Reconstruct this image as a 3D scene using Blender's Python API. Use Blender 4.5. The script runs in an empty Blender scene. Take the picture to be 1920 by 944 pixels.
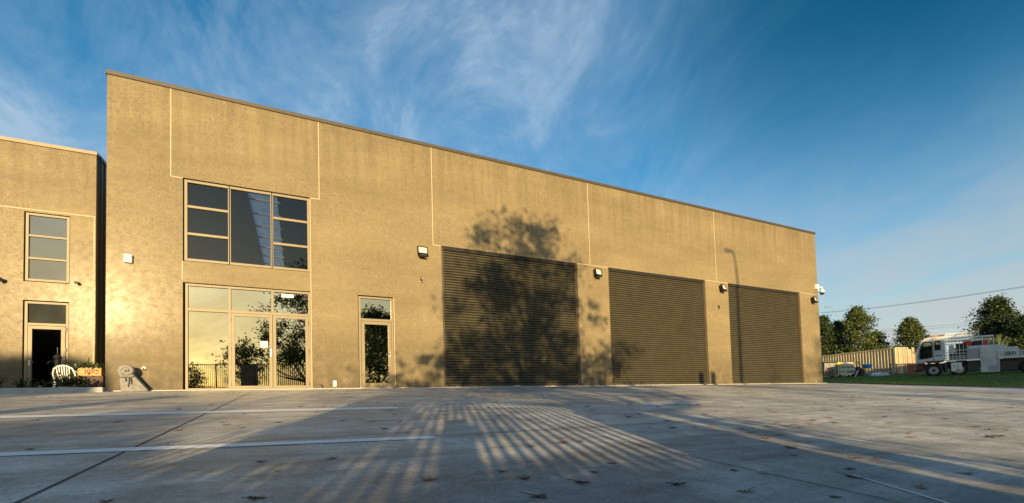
import bpy, bmesh, math, random
import numpy as np
from mathutils import Vector, Matrix
rad = math.radians
scene = bpy.context.scene
col = scene.collection
rng = random.Random(7)

# ------------------------------------------------------------------ camera
F = 835.0; CX = 960.0; CY = 723.3242
R = [[0.9015271608950434, 0.008976013263098725, -0.4326294134180237],
     [-0.4317802861835801, -0.047281808516801416, -0.9007387052006848],
     [-0.028540543648434853, 0.9988412595449194, -0.03875016901860667]]
CAM = Vector((4.52023836, -14.97062394, -0.59948731))
Rm = Matrix(R)
cd = bpy.data.cameras.new('camera'); cam = bpy.data.objects.new('camera', cd); col.objects.link(cam)
cam.matrix_world = Matrix.Translation(CAM) @ Rm.to_4x4()
cd.sensor_width = 36; cd.sensor_fit = 'HORIZONTAL'; cd.lens = F/1920*36
cd.shift_y = (CY-472)/1920; cd.clip_start = 0.05; cd.clip_end = 3000
scene.camera = cam

def ray(x, y): return Rm @ Vector((x-CX, -(y-CY), -F))
def fac(x, y, Y=0.0):
    v = ray(x, y); return CAM + v*((Y-CAM.y)/v.y)
def pdep(x, y, d): return CAM + ray(x, y)*(d/F)

# ------------------------------------------------------------------ terrain
S = 0.079; LOTX = 31.9
def sm(t):
    t = max(0.0, min(1.0, t)); return t*t*(3-2*t)
def zg(X, Y):
    yy = max(-18.0, min(0.0, Y))
    z0 = S*yy
    if Y > 0 and X > 31: z0 += 0.03*min(Y, 40)
    Yc = max(-14.0, min(40.0, Y)); Xc = min(X, 70)
    z1 = 0.38 + 0.05*(Xc-44) + 0.03*Yc
    t = sm((X-LOTX)/12.0)
    return z0*(1-t) + z1*t
def hit(x, y, dmax=120):
    v = ray(x, y)/F; prev = 0.5
    d = 0.5
    while d < dmax:
        P = CAM+v*d
        if P.z < zg(P.x, P.y):
            a, b = prev, d
            for _ in range(40):
                m = (a+b)/2; P = CAM+v*m
                if P.z < zg(P.x, P.y): b = m
                else: a = m
            return CAM+v*b
        prev = d; d += 0.1
    return CAM+v*dmax

# ------------------------------------------------------------------ materials
MATS = {}
def newmat(name):
    m = bpy.data.materials.new(name); m.use_nodes = True; nt = m.node_tree
    for n in list(nt.nodes): nt.nodes.remove(n)
    out = nt.nodes.new('ShaderNodeOutputMaterial')
    p = nt.nodes.new('ShaderNodeBsdfPrincipled'); nt.links.new(p.outputs[0], out.inputs[0])
    return m, nt, p, out
def N(nt, t, **kw):
    n = nt.nodes.new(t)
    for k, v in kw.items():
        if k.startswith('i_'): n.inputs[k[2:].replace('_', ' ')].default_value = v
        else: setattr(n, k, v)
    return n
def L(nt, a, b): nt.links.new(a, b)
def noise(nt, scale, detail=4, rough=.55, vec=None, dist=0.0):
    n = N(nt, 'ShaderNodeTexNoise'); n.inputs['Scale'].default_value = scale
    n.inputs['Detail'].default_value = detail; n.inputs['Roughness'].default_value = rough
    n.inputs['Distortion'].default_value = dist
    if vec is not None: L(nt, vec, n.inputs['Vector'])
    return n.outputs['Fac']
def ramp(nt, fac, stops):
    r = N(nt, 'ShaderNodeValToRGB'); e = r.color_ramp.elements
    while len(e) < len(stops): e.new(0.5)
    for i, (p, c) in enumerate(stops):
        e[i].position = p; e[i].color = c if len(c) == 4 else (*c, 1)
    L(nt, fac, r.inputs[0]); return r.outputs[0]
def mix(nt, a, b, fac, mode='MIX'):
    m = N(nt, 'ShaderNodeMix', data_type='RGBA', blend_type=mode)
    if isinstance(fac, (int, float)): m.inputs[0].default_value = fac
    else: L(nt, fac, m.inputs[0])
    for s, i in ((a, 6), (b, 7)):
        if isinstance(s, tuple): m.inputs[i].default_value = s if len(s) == 4 else (*s, 1)
        else: L(nt, s, m.inputs[i])
    return m.outputs[2]
def coords(nt, scale=(1, 1, 1), kind='Object'):
    tc = N(nt, 'ShaderNodeTexCoord'); mp = N(nt, 'ShaderNodeMapping'); mp.inputs['Scale'].default_value = scale
    L(nt, tc.outputs[kind], mp.inputs[0]); return mp.outputs[0]
def bump(nt, p, h, strength=.3, dist=.01):
    b = N(nt, 'ShaderNodeBump'); b.inputs['Strength'].default_value = strength; b.inputs['Distance'].default_value = dist
    L(nt, h, b.inputs['Height']); L(nt, b.outputs[0], p.inputs['Normal'])
def gmul(c, k): return tuple(min(1, x*k) for x in c)
def simple(name, c, rough=.5, metal=0.0, var=.2, scale=8, spec=.5, bmp=0.0, dirt=0.0):
    if name in MATS: return MATS[name]
    m, nt, p, out = newmat(name)
    v = coords(nt)
    f = noise(nt, scale, 5, .6, v)
    cc = ramp(nt, f, [(.3, gmul(c, 1-var)), (.7, gmul(c, 1+var))])
    if dirt:
        f2 = noise(nt, scale*.35, 6, .7, v)
        k = ramp(nt, f2, [(.45, (0, 0, 0)), (.75, (dirt, dirt, dirt))])
        cc = mix(nt, cc, (.06, .05, .04), k)
    L(nt, cc, p.inputs['Base Color'])
    p.inputs['Roughness'].default_value = rough; p.inputs['Metallic'].default_value = metal
    p.inputs['Specular IOR Level'].default_value = spec
    if bmp: bump(nt, p, noise(nt, scale*6, 4, .6, v), bmp, .01)
    MATS[name] = m; return m

def wall_mat(name, c, seed=0.0, coat=.13):
    m, nt, p, out = newmat(name)
    tc = N(nt, 'ShaderNodeTexCoord'); mp = N(nt, 'ShaderNodeMapping'); mp.inputs['Location'].default_value = (seed, seed*2, seed)
    L(nt, tc.outputs['Object'], mp.inputs[0]); v = mp.outputs[0]
    mp2 = N(nt, 'ShaderNodeMapping'); mp2.inputs['Scale'].default_value = (.35, 1, 1.6); L(nt, v, mp2.inputs[0])
    big = noise(nt, .7, 5, .6, mp2.outputs[0])
    mid = noise(nt, 5.5, 6, .7, v)
    fine = noise(nt, 42, 3, .7, v)
    speck = noise(nt, 15, 6, .9, v)
    base = ramp(nt, big, [(.3, gmul(c, .8)), (.7, gmul(c, 1.12))])
    base = mix(nt, base, ramp(nt, mid, [(.32, (.74, .72, .68)), (.62, (1.08, 1.08, 1.08))]), .5, 'MULTIPLY')
    base = mix(nt, base, ramp(nt, fine, [(.34, (.62, .59, .53)), (.5, (1, 1, 1)), (.7, (1.12, 1.12, 1.1))]), .8, 'MULTIPLY')
    # aggregate pits, denser in some patches
    pm = ramp(nt, noise(nt, .45, 3, .5, v), [(.38, (.25, .25, .25)), (.6, (1, 1, 1))])
    pits = ramp(nt, speck, [(.40, (1, 1, 1)), (.49, (0, 0, 0))])
    pf = mix(nt, (0, 0, 0), pits, pm)
    base = mix(nt, base, gmul(c, .42), pf)
    L(nt, base, p.inputs['Base Color'])
    # vertical run-off staining near the head of the wall
    mp3 = N(nt, 'ShaderNodeMapping'); mp3.inputs['Scale'].default_value = (3.5, 3.5, .25); L(nt, v, mp3.inputs[0])
    run = ramp(nt, noise(nt, 1.2, 5, .6, mp3.outputs[0]), [(.42, (.8, .79, .76)), (.6, (1, 1, 1))])
    sep = N(nt, 'ShaderNodeSeparateXYZ'); L(nt, tc.outputs['Object'], sep.inputs[0])
    mr = N(nt, 'ShaderNodeMapRange'); mr.inputs[1].default_value = 5.5; mr.inputs[2].default_value = 8.3
    L(nt, sep.outputs[2], mr.inputs[0])
    base2 = mix(nt, base, run, mr.outputs[0], 'MULTIPLY')
    # splash dirt along the foot, deepened to paint in a soft shadow
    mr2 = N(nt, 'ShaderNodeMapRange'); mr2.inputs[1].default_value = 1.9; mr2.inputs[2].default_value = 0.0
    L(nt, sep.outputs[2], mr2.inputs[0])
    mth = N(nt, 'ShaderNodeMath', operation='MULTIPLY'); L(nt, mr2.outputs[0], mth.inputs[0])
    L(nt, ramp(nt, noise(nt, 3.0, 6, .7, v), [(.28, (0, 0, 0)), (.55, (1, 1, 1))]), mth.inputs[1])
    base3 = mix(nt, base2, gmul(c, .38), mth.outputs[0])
    L(nt, base3, p.inputs['Base Color'])
    p.inputs['Roughness'].default_value = .75
    p.inputs['Coat Weight'].default_value = coat; p.inputs['Coat Roughness'].default_value = .22; p.inputs['Coat IOR'].default_value = 1.5
    mc = N(nt, 'ShaderNodeMapRange'); mc.inputs[1].default_value = .9; mc.inputs[2].default_value = 2.2; mc.inputs[3].default_value = coat*.15; mc.inputs[4].default_value = coat
    L(nt, sep.outputs[2], mc.inputs[0])
    mm = N(nt, 'ShaderNodeMath', operation='MULTIPLY'); L(nt, mc.outputs[0], mm.inputs[0]); L(nt, ramp(nt, mid, [(.35, (.35, .35, .35)), (.6, (1, 1, 1))]), mm.inputs[1]); L(nt, mm.outputs[0], p.inputs['Coat Weight'])
    bump(nt, p, fine, .35, .006)
    return m

def ground_conc():
    m, nt, p, out = newmat('car park concrete')
    v = coords(nt)
    big = noise(nt, .35, 6, .62, v, .4)
    mid = noise(nt, 2.2, 6, .7, v, .3)
    fine = noise(nt, 38, 5, .85, v)
    vs = coords(nt, (.25, 2.2, 1)); streak = noise(nt, 1.3, 6, .65, vs, .6)
    c = ramp(nt, big, [(.36, (.36, .345, .315)), (.60, (.68, .645, .58))])
    c = mix(nt, c, ramp(nt, mid, [(.34, (.58, .58, .58)), (.58, (1.08, 1.08, 1.08))]), .9, 'MULTIPLY')
    c = mix(nt, c, ramp(nt, streak, [(.32, (.45, .45, .46)), (.52, (1, 1, 1))]), .75, 'MULTIPLY')
    c = mix(nt, c, ramp(nt, fine, [(.36, (.55, .55, .55)), (.62, (1.2, 1.2, 1.2))]), .85, 'MULTIPLY')
    # darker blotches, old drips
    sp = ramp(nt, noise(nt, 4.5, 7, .8, v, .8), [(.6, (0, 0, 0)), (.74, (1, 1, 1))])
    c = mix(nt, c, (.19, .18, .17), sp)
    vt = coords(nt, (.16, 1.0, 1)); tr = ramp(nt, noise(nt, 2.2, 7, .7, vt, 1.2), [(.53, (0, 0, 0)), (.66, (.6, .6, .6))]); c = mix(nt, c, (.24, .235, .23), tr)
    vo = N(nt, 'ShaderNodeTexVoronoi', feature='DISTANCE_TO_EDGE'); vo.inputs['Scale'].default_value = .22
    wv = N(nt, 'ShaderNodeVectorMath', operation='ADD'); L(nt, v, wv.inputs[0]); nn = N(nt, 'ShaderNodeTexNoise'); nn.inputs['Scale'].default_value = 1.3; nn.inputs['Detail'].default_value = 6; L(nt, v, nn.inputs['Vector'])
    L(nt, nn.outputs['Color'], wv.inputs[1]); L(nt, wv.outputs[0], vo.inputs['Vector'])
    ck = ramp(nt, vo.outputs['Distance'], [(.0, (.7, .7, .7)), (.0022, (0, 0, 0))]); ckm = ramp(nt, noise(nt, .8, 3, .6, v), [(.52, (0, 0, 0)), (.6, (1, 1, 1))]); ck2 = mix(nt, (0, 0, 0), ck, ckm); c = mix(nt, c, (.12, .115, .11), ck2)
    L(nt, c, p.inputs['Base Color'])
    p.inputs['Roughness'].default_value = .62; p.inputs['Specular IOR Level'].default_value = .45
    bump(nt, p, fine, .5, .004)
    return m

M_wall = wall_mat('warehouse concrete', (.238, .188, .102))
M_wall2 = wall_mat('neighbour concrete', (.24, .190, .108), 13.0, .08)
M_seam = simple('joint sealant', (.50, .40, .27), .7, var=.08)
M_cap = simple('parapet flashing', (.06, .048, .03), .55, metal=.0, var=.15)
M_capl = simple('pale flashing', (.26, .20, .13), .55, metal=.1, var=.15)
M_alu = simple('bronze aluminium', (.215, .175, .105), .5, metal=.0, var=.08, scale=3)
M_roll = simple('roller shutter', (.092, .082, .047), .5, metal=.25, var=.14, scale=2.5, dirt=.25)
M_rollshade = simple('shutter groove shade', (.026, .022, .012), .6, var=.2, scale=2.5)  # shade between the slats, painted as a darker groove colour
M_black = simple('black paint', (.018, .017, .016), .45, var=.2)
M_rub = simple('black rubber', (.012, .012, .012), .8, var=.3)
M_white = simple('white plastic', (.78, .76, .72), .35, var=.05)
M_wpaint = simple('white truck paint', (.58, .59, .60), .35, var=.12, scale=2, dirt=.45)
M_wtube = simple('white tube', (.80, .76, .68), .4, var=.1)
M_grey = simple('grey panel', (.36, .37, .37), .5, var=.1)
M_dark = simple('dark cladding', (.055, .055, .06), .5, metal=.3, var=.15)
M_red = simple('red plastic', (.62, .03, .025), .4, var=.1)
M_rust = simple('rust red steel', (.26, .06, .03), .65, var=.3)
M_blue = simple('blue plastic', (.05, .32, .60), .35, var=.1)
M_yellow = simple('yellow paint', (.70, .50, .05), .5, var=.15)
M_wood = simple('orange timber', (.52, .26, .09), .6, var=.2, scale=12)
M_plank = simple('weathered timber', (.22, .15, .09), .75, var=.35, scale=5)
M_brown = simple('brown board', (.10, .06, .04), .8, var=.3)
M_stone = simple('carved stone', (.24, .23, .215), .85, var=.22, scale=14, bmp=.6, dirt=.5)
M_tarp = simple('white tarpaulin', (.62, .58, .52), .7, var=.15)
M_cont = simple('container paint', (.62, .48, .27), .5, var=.12, scale=1.5, dirt=.45)
M_contw = simple('container door paint', (.42, .34, .22), .5, var=.12, scale=1.5, dirt=.4)
M_skip = simple('grey painted steel', (.20, .19, .17), .55, var=.3, scale=3, dirt=.6)
M_kerb = simple('kerb concrete', (.42, .41, .39), .75, var=.18, scale=5, bmp=.3)
M_paint = simple('line paint', (.88, .87, .86), .6, var=.04, scale=20, dirt=.06)
M_joint = simple('joint filler', (.035, .033, .03), .85, var=.3)
M_steel = simple('steel', (.45, .45, .44), .35, metal=.8, var=.1)
M_iron = simple('cast iron', (.025, .026, .026), .5, metal=.4, var=.4)
M_pot = simple('cream ceramic', (.62, .55, .34), .4, var=.12)
M_trunk = simple('bark', (.085, .06, .04), .9, var=.4, scale=10, bmp=.8)
M_soil = simple('soil', (.05, .04, .028), .95, var=.4, scale=6)
M_in = simple('interior lining', (.06, .055, .05), .9, var=.1)
M_inroof = simple('roof lining', (.14, .14, .14), .8, var=.1)
M_cable = simple('cable', (.03, .03, .035), .6)
M_galv = simple('galvanised steel', (.28, .28, .27), .45, metal=.5, var=.15)
M_ora = simple('amber light bar', (.45, .16, .05), .4)
M_log = simple('terracotta', (.40, .16, .08), .7, var=.2)
M_lamp = simple('reflector', (.85, .80, .62), .25, metal=.3, var=.15, scale=20)

def leaf_mat(name, a, b, trans=.35):
    m, nt, p, out = newmat(name)
    g = N(nt, 'ShaderNodeNewGeometry')
    c = ramp(nt, g.outputs['Random Per Island'], [(.0, a), (.6, tuple((x+y)/2 for x, y in zip(a, b))), (1, b)])
    L(nt, c, p.inputs['Base Color']); p.inputs['Roughness'].default_value = .55
    t = N(nt, 'ShaderNodeBsdfTranslucent'); L(nt, c, t.inputs[0])
    ms = N(nt, 'ShaderNodeMixShader'); ms.inputs[0].default_value = trans
    L(nt, p.outputs[0], ms.inputs[1]); L(nt, t.outputs[0], ms.inputs[2]); L(nt, ms.outputs[0], out.inputs[0])
    return m
M_leafd = leaf_mat('dark green leaves', (.022, .04, .012), (.075, .12, .03))
M_leafm = leaf_mat('mid green leaves', (.035, .06, .014), (.15, .19, .045))
M_flax = leaf_mat('flax leaves', (.14, .18, .06), (.34, .36, .16), .3)
M_grassb = leaf_mat('grass blades', (.09, .15, .02), (.28, .38, .07))
M_dry = leaf_mat('dry brown leaf', (.10, .045, .02), (.30, .14, .06), .2)

def dry_mat():
    m, nt, p, out = newmat('dry leaf')
    oi = N(nt, 'ShaderNodeObjectInfo')
    c = ramp(nt, oi.outputs['Random'], [(0, (.10, .04, .018)), (.5, (.24, .10, .045)), (1, (.46, .25, .11))])
    v = coords(nt); c = mix(nt, c, ramp(nt, noise(nt, 40, 4, .6, v), [(.3, (.5, .5, .5)), (.7, (1.2, 1.2, 1.2))]), .8, 'MULTIPLY')
    L(nt, c, p.inputs['Base Color']); p.inputs['Roughness'].default_value = .7
    return m
M_fallen = dry_mat()

def grass_mat():
    m, nt, p, out = newmat('grass ground')
    v = coords(nt)
    c = ramp(nt, noise(nt, .5, 6, .7, v), [(.3, (.05, .085, .015)), (.55, (.09, .13, .025)), (.75, (.14, .13, .05))])
    c = mix(nt, c, ramp(nt, noise(nt, 12, 5, .8, v), [(.3, (.4, .4, .4)), (.7, (1.3, 1.3, 1.3))]), .9, 'MULTIPLY')
    L(nt, c, p.inputs['Base Color']); p.inputs['Roughness'].default_value = .9
    bump(nt, p, noise(nt, 30, 5, .8, v), .8, .05)
    return m
def asphalt_mat():
    m, nt, p, out = newmat('asphalt')
    v = coords(nt)
    c = ramp(nt, noise(nt, 3, 6, .7, v), [(.3, (.04, .04, .042)), (.7, (.07, .07, .07))])
    L(nt, c, p.inputs['Base Color']); p.inputs['Roughness'].default_value = .85
    return m
M_grass = grass_mat(); M_conc = ground_conc(); M_asph = asphalt_mat()

def glass_mat(name, tint=(.22, .21, .19), refl=.3, gold=(.95, .93, .88)):
    """coated architectural glass: partly see-through, partly mirror"""
    m, nt, p, out = newmat(name); nt.nodes.remove(p)
    tr = N(nt, 'ShaderNodeBsdfTransparent'); tr.inputs[0].default_value = (*tint, 1)
    gl = N(nt, 'ShaderNodeBsdfGlossy'); gl.inputs['Roughness'].default_value = .015; gl.inputs[0].default_value = (*gold, 1)
    v = coords(nt); h = noise(nt, 1.1, 2, .5, v)
    b = N(nt, 'ShaderNodeBump'); b.inputs['Strength'].default_value = .05; b.inputs['Distance'].default_value = .02
    L(nt, h, b.inputs['Height']); L(nt, b.outputs[0], gl.inputs['Normal'])
    fr = N(nt, 'ShaderNodeLayerWeight'); fr.inputs[0].default_value = .35
    mr = N(nt, 'ShaderNodeMapRange'); mr.inputs[3].default_value = refl; mr.inputs[4].default_value = 1.0
    L(nt, fr.outputs['Fresnel'], mr.inputs[0])
    ms = N(nt, 'ShaderNodeMixShader'); L(nt, mr.outputs[0], ms.inputs[0]); L(nt, tr.outputs[0], ms.inputs[1]); L(nt, gl.outputs[0], ms.inputs[2])
    L(nt, ms.outputs[0], out.inputs[0]); return m
M_glass = glass_mat('tinted glass', (.6, .6, .6), .0)
M_glassl = glass_mat('reflective glass', (.10, .10, .09), .46, (1, .9, .66))
M_glassn = glass_mat('grey window glass', (.3, .3, .3), .16)
M_glassd = glass_mat('dark door glass', (.2, .2, .2), .0)
M_glasst = glass_mat('truck glass', (.15, .16, .15), .2)
def trans_mat():
    m, nt, p, out = newmat('translucent sheet'); nt.nodes.remove(p)
    t = N(nt, 'ShaderNodeBsdfTranslucent'); t.inputs[0].default_value = (.75, .8, .85, 1)
    tr = N(nt, 'ShaderNodeBsdfTransparent'); tr.inputs[0].default_value = (.7, .75, .8, 1)
    ms = N(nt, 'ShaderNodeMixShader')
    v = coords(nt); r = ramp(nt, noise(nt, 2.5, 5, .6, v), [(.35, (.6, .6, .6)), (.65, (.95, .95, .95))])
    L(nt, r, ms.inputs[0]); L(nt, t.outputs[0], ms.inputs[1]); L(nt, tr.outputs[0], ms.inputs[2]); L(nt, ms.outputs[0], out.inputs[0])
    return m
M_sky = trans_mat()

# ------------------------------------------------------------------ mesh helpers
class MB:
    def __init__(s): s.v = []; s.f = []; s.mi = []
    def add(s, vs, fs, mi=0):
        o = len(s.v); s.v += [tuple(v) for v in vs]; s.f += [tuple(i+o for i in f) for f in fs]; s.mi += [mi]*len(fs)
    def box(s, x0, x1, y0, y1, z0, z1, mi=0, M=None):
        vs = [Vector((x, y, z)) for z in (z0, z1) for y in (y0, y1) for x in (x0, x1)]
        if M is not None: vs = [M @ v for v in vs]
        s.add(vs, [(0, 2, 3, 1), (4, 5, 7, 6), (0, 1, 5, 4), (2, 6, 7, 3), (0, 4, 6, 2), (1, 3, 7, 5)], mi)
    def tube(s, pts, r, n=8, cap=True, mi=0):
        pts = [Vector(p) for p in pts]; rs = r if isinstance(r, (list, tuple)) else [r]*len(pts)
        rings = []; up = None
        for i, p in enumerate(pts):
            d = (pts[min(i+1, len(pts)-1)]-pts[max(i-1, 0)])
            if d.length < 1e-9: d = Vector((0, 0, 1))
            d.normalize()
            if up is None:
                up = Vector((1, 0, 0)) if abs(d.x) < .8 else Vector((0, 1, 0))
            a = (up - d*up.dot(d)).normalized(); b = d.cross(a); up = a
            rings.append([p+(a*math.cos(2*math.pi*k/n)+b*math.sin(2*math.pi*k/n))*rs[i] for k in range(n)])
        vs = [v for rr in rings for v in rr]; fs = []
        for i in range(len(pts)-1):
            for k in range(n):
                fs.append((i*n+k, i*n+(k+1) % n, (i+1)*n+(k+1) % n, (i+1)*n+k))
        if cap: fs.append(tuple(range(n))[::-1]); fs.append(tuple((len(pts)-1)*n+k for k in range(n)))
        s.add(vs, fs, mi)
    def lathe(s, prof, c=(0, 0, 0), n=20, M=None, mi=0):
        vs = []; fs = []
        for r, z in prof:
            for k in range(n):
                v = Vector((r*math.cos(2*math.pi*k/n), r*math.sin(2*math.pi*k/n), z))
                if M is not None: v = M @ v
                vs.append(v+Vector(c))
        for i in range(len(prof)-1):
            for k in range(n): fs.append((i*n+k, i*n+(k+1) % n, (i+1)*n+(k+1) % n, (i+1)*n+k))
        fs.append(tuple(range(n))[::-1]); fs.append(tuple((len(prof)-1)*n+k for k in range(n)))
        s.add(vs, fs, mi)
    def prism(s, poly, y0, y1, mi=0, M=None):
        """poly in XZ extruded in Y"""
        n = len(poly); vs = [Vector((x, y0, z)) for x, z in poly]+[Vector((x, y1, z)) for x, z in poly]
        if M is not None: vs = [M @ v for v in vs]
        fs = [tuple(range(n)), tuple(range(2*n-1, n-1, -1))]
        for i in range(n): j = (i+1) % n; fs.append((i, i+n, j+n, j))
        s.add(vs, fs, mi)
    def build(s, name, mats, parent=None, loc=None, smooth=False, bevel=0.0, M=None):
        me = bpy.data.meshes.new(name); me.from_pydata(s.v, [], s.f)
        for m in (mats if isinstance(mats, (list, tuple)) else [mats]): me.materials.append(m)
        if any(s.mi): me.polygons.foreach_set('material_index', s.mi)
        bm = bmesh.new(); bm.from_mesh(me); bmesh.ops.recalc_face_normals(bm, faces=bm.faces); bm.to_mesh(me); bm.free()
        if smooth:
            for p in me.polygons: p.use_smooth = True
        o = bpy.data.objects.new(name, me); col.objects.link(o)
        if loc is not None: o.location = loc
        if M is not None: o.matrix_world = M
        if parent is not None: o.parent = parent
        if bevel:
            b = o.modifiers.new('bevel', 'BEVEL'); b.width = bevel; b.segments = 2; b.limit_method = 'ANGLE'
        return o
def tag(o, label=None, cat=None, group=None, kind=None):
    if label: o['label'] = label
    if cat: o['category'] = cat
    if group: o['group'] = group
    if kind: o['kind'] = kind
    return o
def empty(name, loc=(0, 0, 0), rz=0.0, label=None, cat=None, group=None):
    o = bpy.data.objects.new(name, None); col.objects.link(o); o.location = loc; o.rotation_euler = (0, 0, rz)
    return tag(o, label, cat, group)
def copy_tree(o, parent=None):
    c = o.copy(); col.objects.link(c)
    if parent is not None: c.parent = parent
    for ch in [x for x in bpy.data.objects if x.parent == o]: copy_tree(ch, c)
    return c
def text(name, s, size, mat, M, parent, ext=.002, bold=0.0, sx=1.0):
    cu = bpy.data.curves.new(name, 'FONT'); cu.body = s; cu.size = size; cu.extrude = ext; cu.offset = bold
    cu.align_x = 'CENTER'; cu.align_y = 'CENTER'
    t = bpy.data.objects.new(name, cu); col.objects.link(t)
    dg = bpy.context.evaluated_depsgraph_get(); me = bpy.data.meshes.new_from_object(t.evaluated_get(dg))
    bpy.data.objects.remove(t); me.transform(Matrix.Scale(sx, 4, (1, 0, 0))); me.transform(M)
    me.materials.clear(); me.materials.append(mat)
    o = bpy.data.objects.new(name, me); col.objects.link(o); o.parent = parent; return o
FRONT = Matrix.Rotation(rad(90), 4, 'X')   # text lying in XZ facing -Y

def np_mesh(name, V, Fq, mat, parent=None, smooth=False):
    """V (n,3), Fq (m,k) arrays"""
    me = bpy.data.meshes.new(name); k = Fq.shape[1]; m = len(Fq)
    me.vertices.add(len(V)); me.vertices.foreach_set('co', V.astype(np.float32).ravel())
    me.loops.add(m*k); me.loops.foreach_set('vertex_index', Fq.astype(np.int32).ravel())
    me.polygons.add(m); me.polygons.foreach_set('loop_start', np.arange(0, m*k, k, dtype=np.int32))
    me.update(calc_edges=True); me.materials.append(mat)
    o = bpy.data.objects.new(name, me); col.objects.link(o)
    if parent is not None: o.parent = parent
    return o
nr = np.random.default_rng(5)
def leaf_quads(P, size, aspect=.6, up=0.0):
    n = len(P); d = nr.normal(size=(n, 3)); d[:, 2] = d[:, 2]*.7-.2+up; d /= np.linalg.norm(d, axis=1)[:, None]
    e = nr.normal(size=(n, 3)); e -= d*(e*d).sum(1)[:, None]; e /= np.linalg.norm(e, axis=1)[:, None]
    s = (size*nr.uniform(.6, 1.3, n))[:, None]
    a = P-d*s*.5; b = P+e*s*aspect*.5; c = P+d*s*.5; f = P-e*s*aspect*.5
    V = np.stack([a, b, c, f], 1).reshape(-1, 3); Q = np.arange(n*4).reshape(-1, 4)
    return V, Q

def tree(name, base, h, w, label, group=None, cat='tree', nclump=130, nleaf=55, leaf=.16, crown0=.22, mat=None, seed=1, shape='round', trunk_r=None, lean=0, clr=.095, tp_=.85):
    g = np.random.default_rng(seed); r = random.Random(seed)
    root = empty(name, base, 0, label, cat, group)
    mb = MB(); tr = trunk_r or h*.022
    tp = [Vector((lean*t + .05*h*.3*math.sin(t*5+seed), .03*h*.3*math.cos(t*4+seed), h*.88*t)) for t in [0, .1, .25, .45, .65, .85, 1]]
    mb.tube(tp, [tr*1.4, tr*1.05, tr*.9, tr*.7, tr*.45, tr*.25, tr*.1], 8)
    cl = []
    for i in range(nclump):
        t = crown0+(1-crown0)*(g.uniform()**tp_); th = g.uniform(0, 2*math.pi)
        if shape == 'round': env = math.sin(math.pi*min(1, (t-crown0)/(1-crown0)*.86+.13))**.6
        elif shape == 'cone': env = (1-(t-crown0)/(1-crown0))**.65*.8+.26
        else: env = math.sin(math.pi*min(1, (t-crown0)/(1-crown0)*.8+.2))**.8
        env *= .78+.45*math.sin(3*th+seed)*math.sin(11*t+seed*2)
        q = env*w*.5*math.sqrt(g.uniform(.12, 1))
        cl.append((q*math.cos(th), q*math.sin(th), h*t*.96))
    cl = np.array(cl)
    for i in range(0, nclump, 3):
        c = Vector(cl[i]); t = max(.12, min(.85, c.z/h*.8-.05)); k = t*6
        # nearest trunk point
        idx = min(range(len(tp)), key=lambda j: abs(tp[j].z-h*.88*t)); p0 = tp[idx]
        midp = (p0+c)/2+Vector((0, 0, -.04*h)); mb.tube([p0, midp, c], [tr*.35, tr*.2, tr*.06], 5, cap=False)
    mb.build('trunk', M_trunk, root, smooth=True)
    rr = g.uniform(.5, 1.2, nclump)*w*clr
    P = np.repeat(cl, nleaf, axis=0)+g.normal(size=(nclump*nleaf, 3))*np.repeat(rr, nleaf)[:, None]*np.array([1, 1, .7])
    P = P[P[:, 2] > h*crown0*.7]
    V, Q = leaf_quads(P, leaf)
    np_mesh('crown', V, Q, mat or M_leafd, root)
    return root

# ------------------------------------------------------------------ sun, sky
AZ = rad(17.9); EL = rad(9.5)
SD = Vector((math.sin(AZ)*math.cos(EL), math.cos(AZ)*math.cos(EL), -math.sin(EL)))
sl = bpy.data.lights.new('sun', 'SUN'); sl.energy = 5.0; sl.angle = rad(.53); sl.color = (1, .735, .37)
so = bpy.data.objects.new('sun', sl); col.objects.link(so); so.rotation_euler = SD.to_track_quat('-Z', 'Y').to_euler()
w = bpy.data.worlds.new('World'); scene.world = w; w.use_nodes = True; nt = w.node_tree
bg = nt.nodes['Background']; sk = N(nt, 'ShaderNodeTexSky', sky_type='NISHITA'); sk.sun_disc = False
sk.sun_elevation = EL; sk.sun_rotation = math.pi+AZ; sk.altitude = 0; sk.air_density = 1.0; sk.dust_density = .6; sk.ozone_density = 2.5
hs = N(nt, 'ShaderNodeHueSaturation'); hs.inputs['Saturation'].default_value = 1.28; hs.inputs['Value'].default_value = 1.0
L(nt, sk.outputs[0], hs.inputs['Color'])
tc = N(nt, 'ShaderNodeTexCoord'); sep = N(nt, 'ShaderNodeSeparateXYZ'); L(nt, tc.outputs['Generated'], sep.inputs[0])
def M2(op, a, b):
    m = N(nt, 'ShaderNodeMath', operation=op)
    for i, s in enumerate((a, b)):
        if isinstance(s, (int, float)): m.inputs[i].default_value = s
        else: L(nt, s, m.inputs[i])
    return m.outputs[0]
zz = M2('ADD', M2('MAXIMUM', sep.outputs[2], 0.0), .38)
cmb = N(nt, 'ShaderNodeCombineXYZ'); L(nt, M2('DIVIDE', sep.outputs[0], zz), cmb.inputs[0]); L(nt, M2('DIVIDE', sep.outputs[1], zz), cmb.inputs[1])
mp = N(nt, 'ShaderNodeMapping'); mp.inputs['Rotation'].default_value = (0, 0, rad(-52)); mp.inputs['Scale'].default_value = (2.0, 1.25, 1)
mp.inputs['Location'].default_value = (3.1, 1.7, 0)
L(nt, cmb.outputs[0], mp.inputs[0])
n1 = noise(nt, 2.0, 12, .64, mp.outputs[0], .55)
mp2 = N(nt, 'ShaderNodeMapping'); mp2.inputs['Location'].default_value = (8.2, 4.4, 0); mp2.inputs['Scale'].default_value = (.55, .45, 1); L(nt, cmb.outputs[0], mp2.inputs[0])
n2 = noise(nt, 1.0, 4, .5, mp2.outputs[0], .3)
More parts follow.
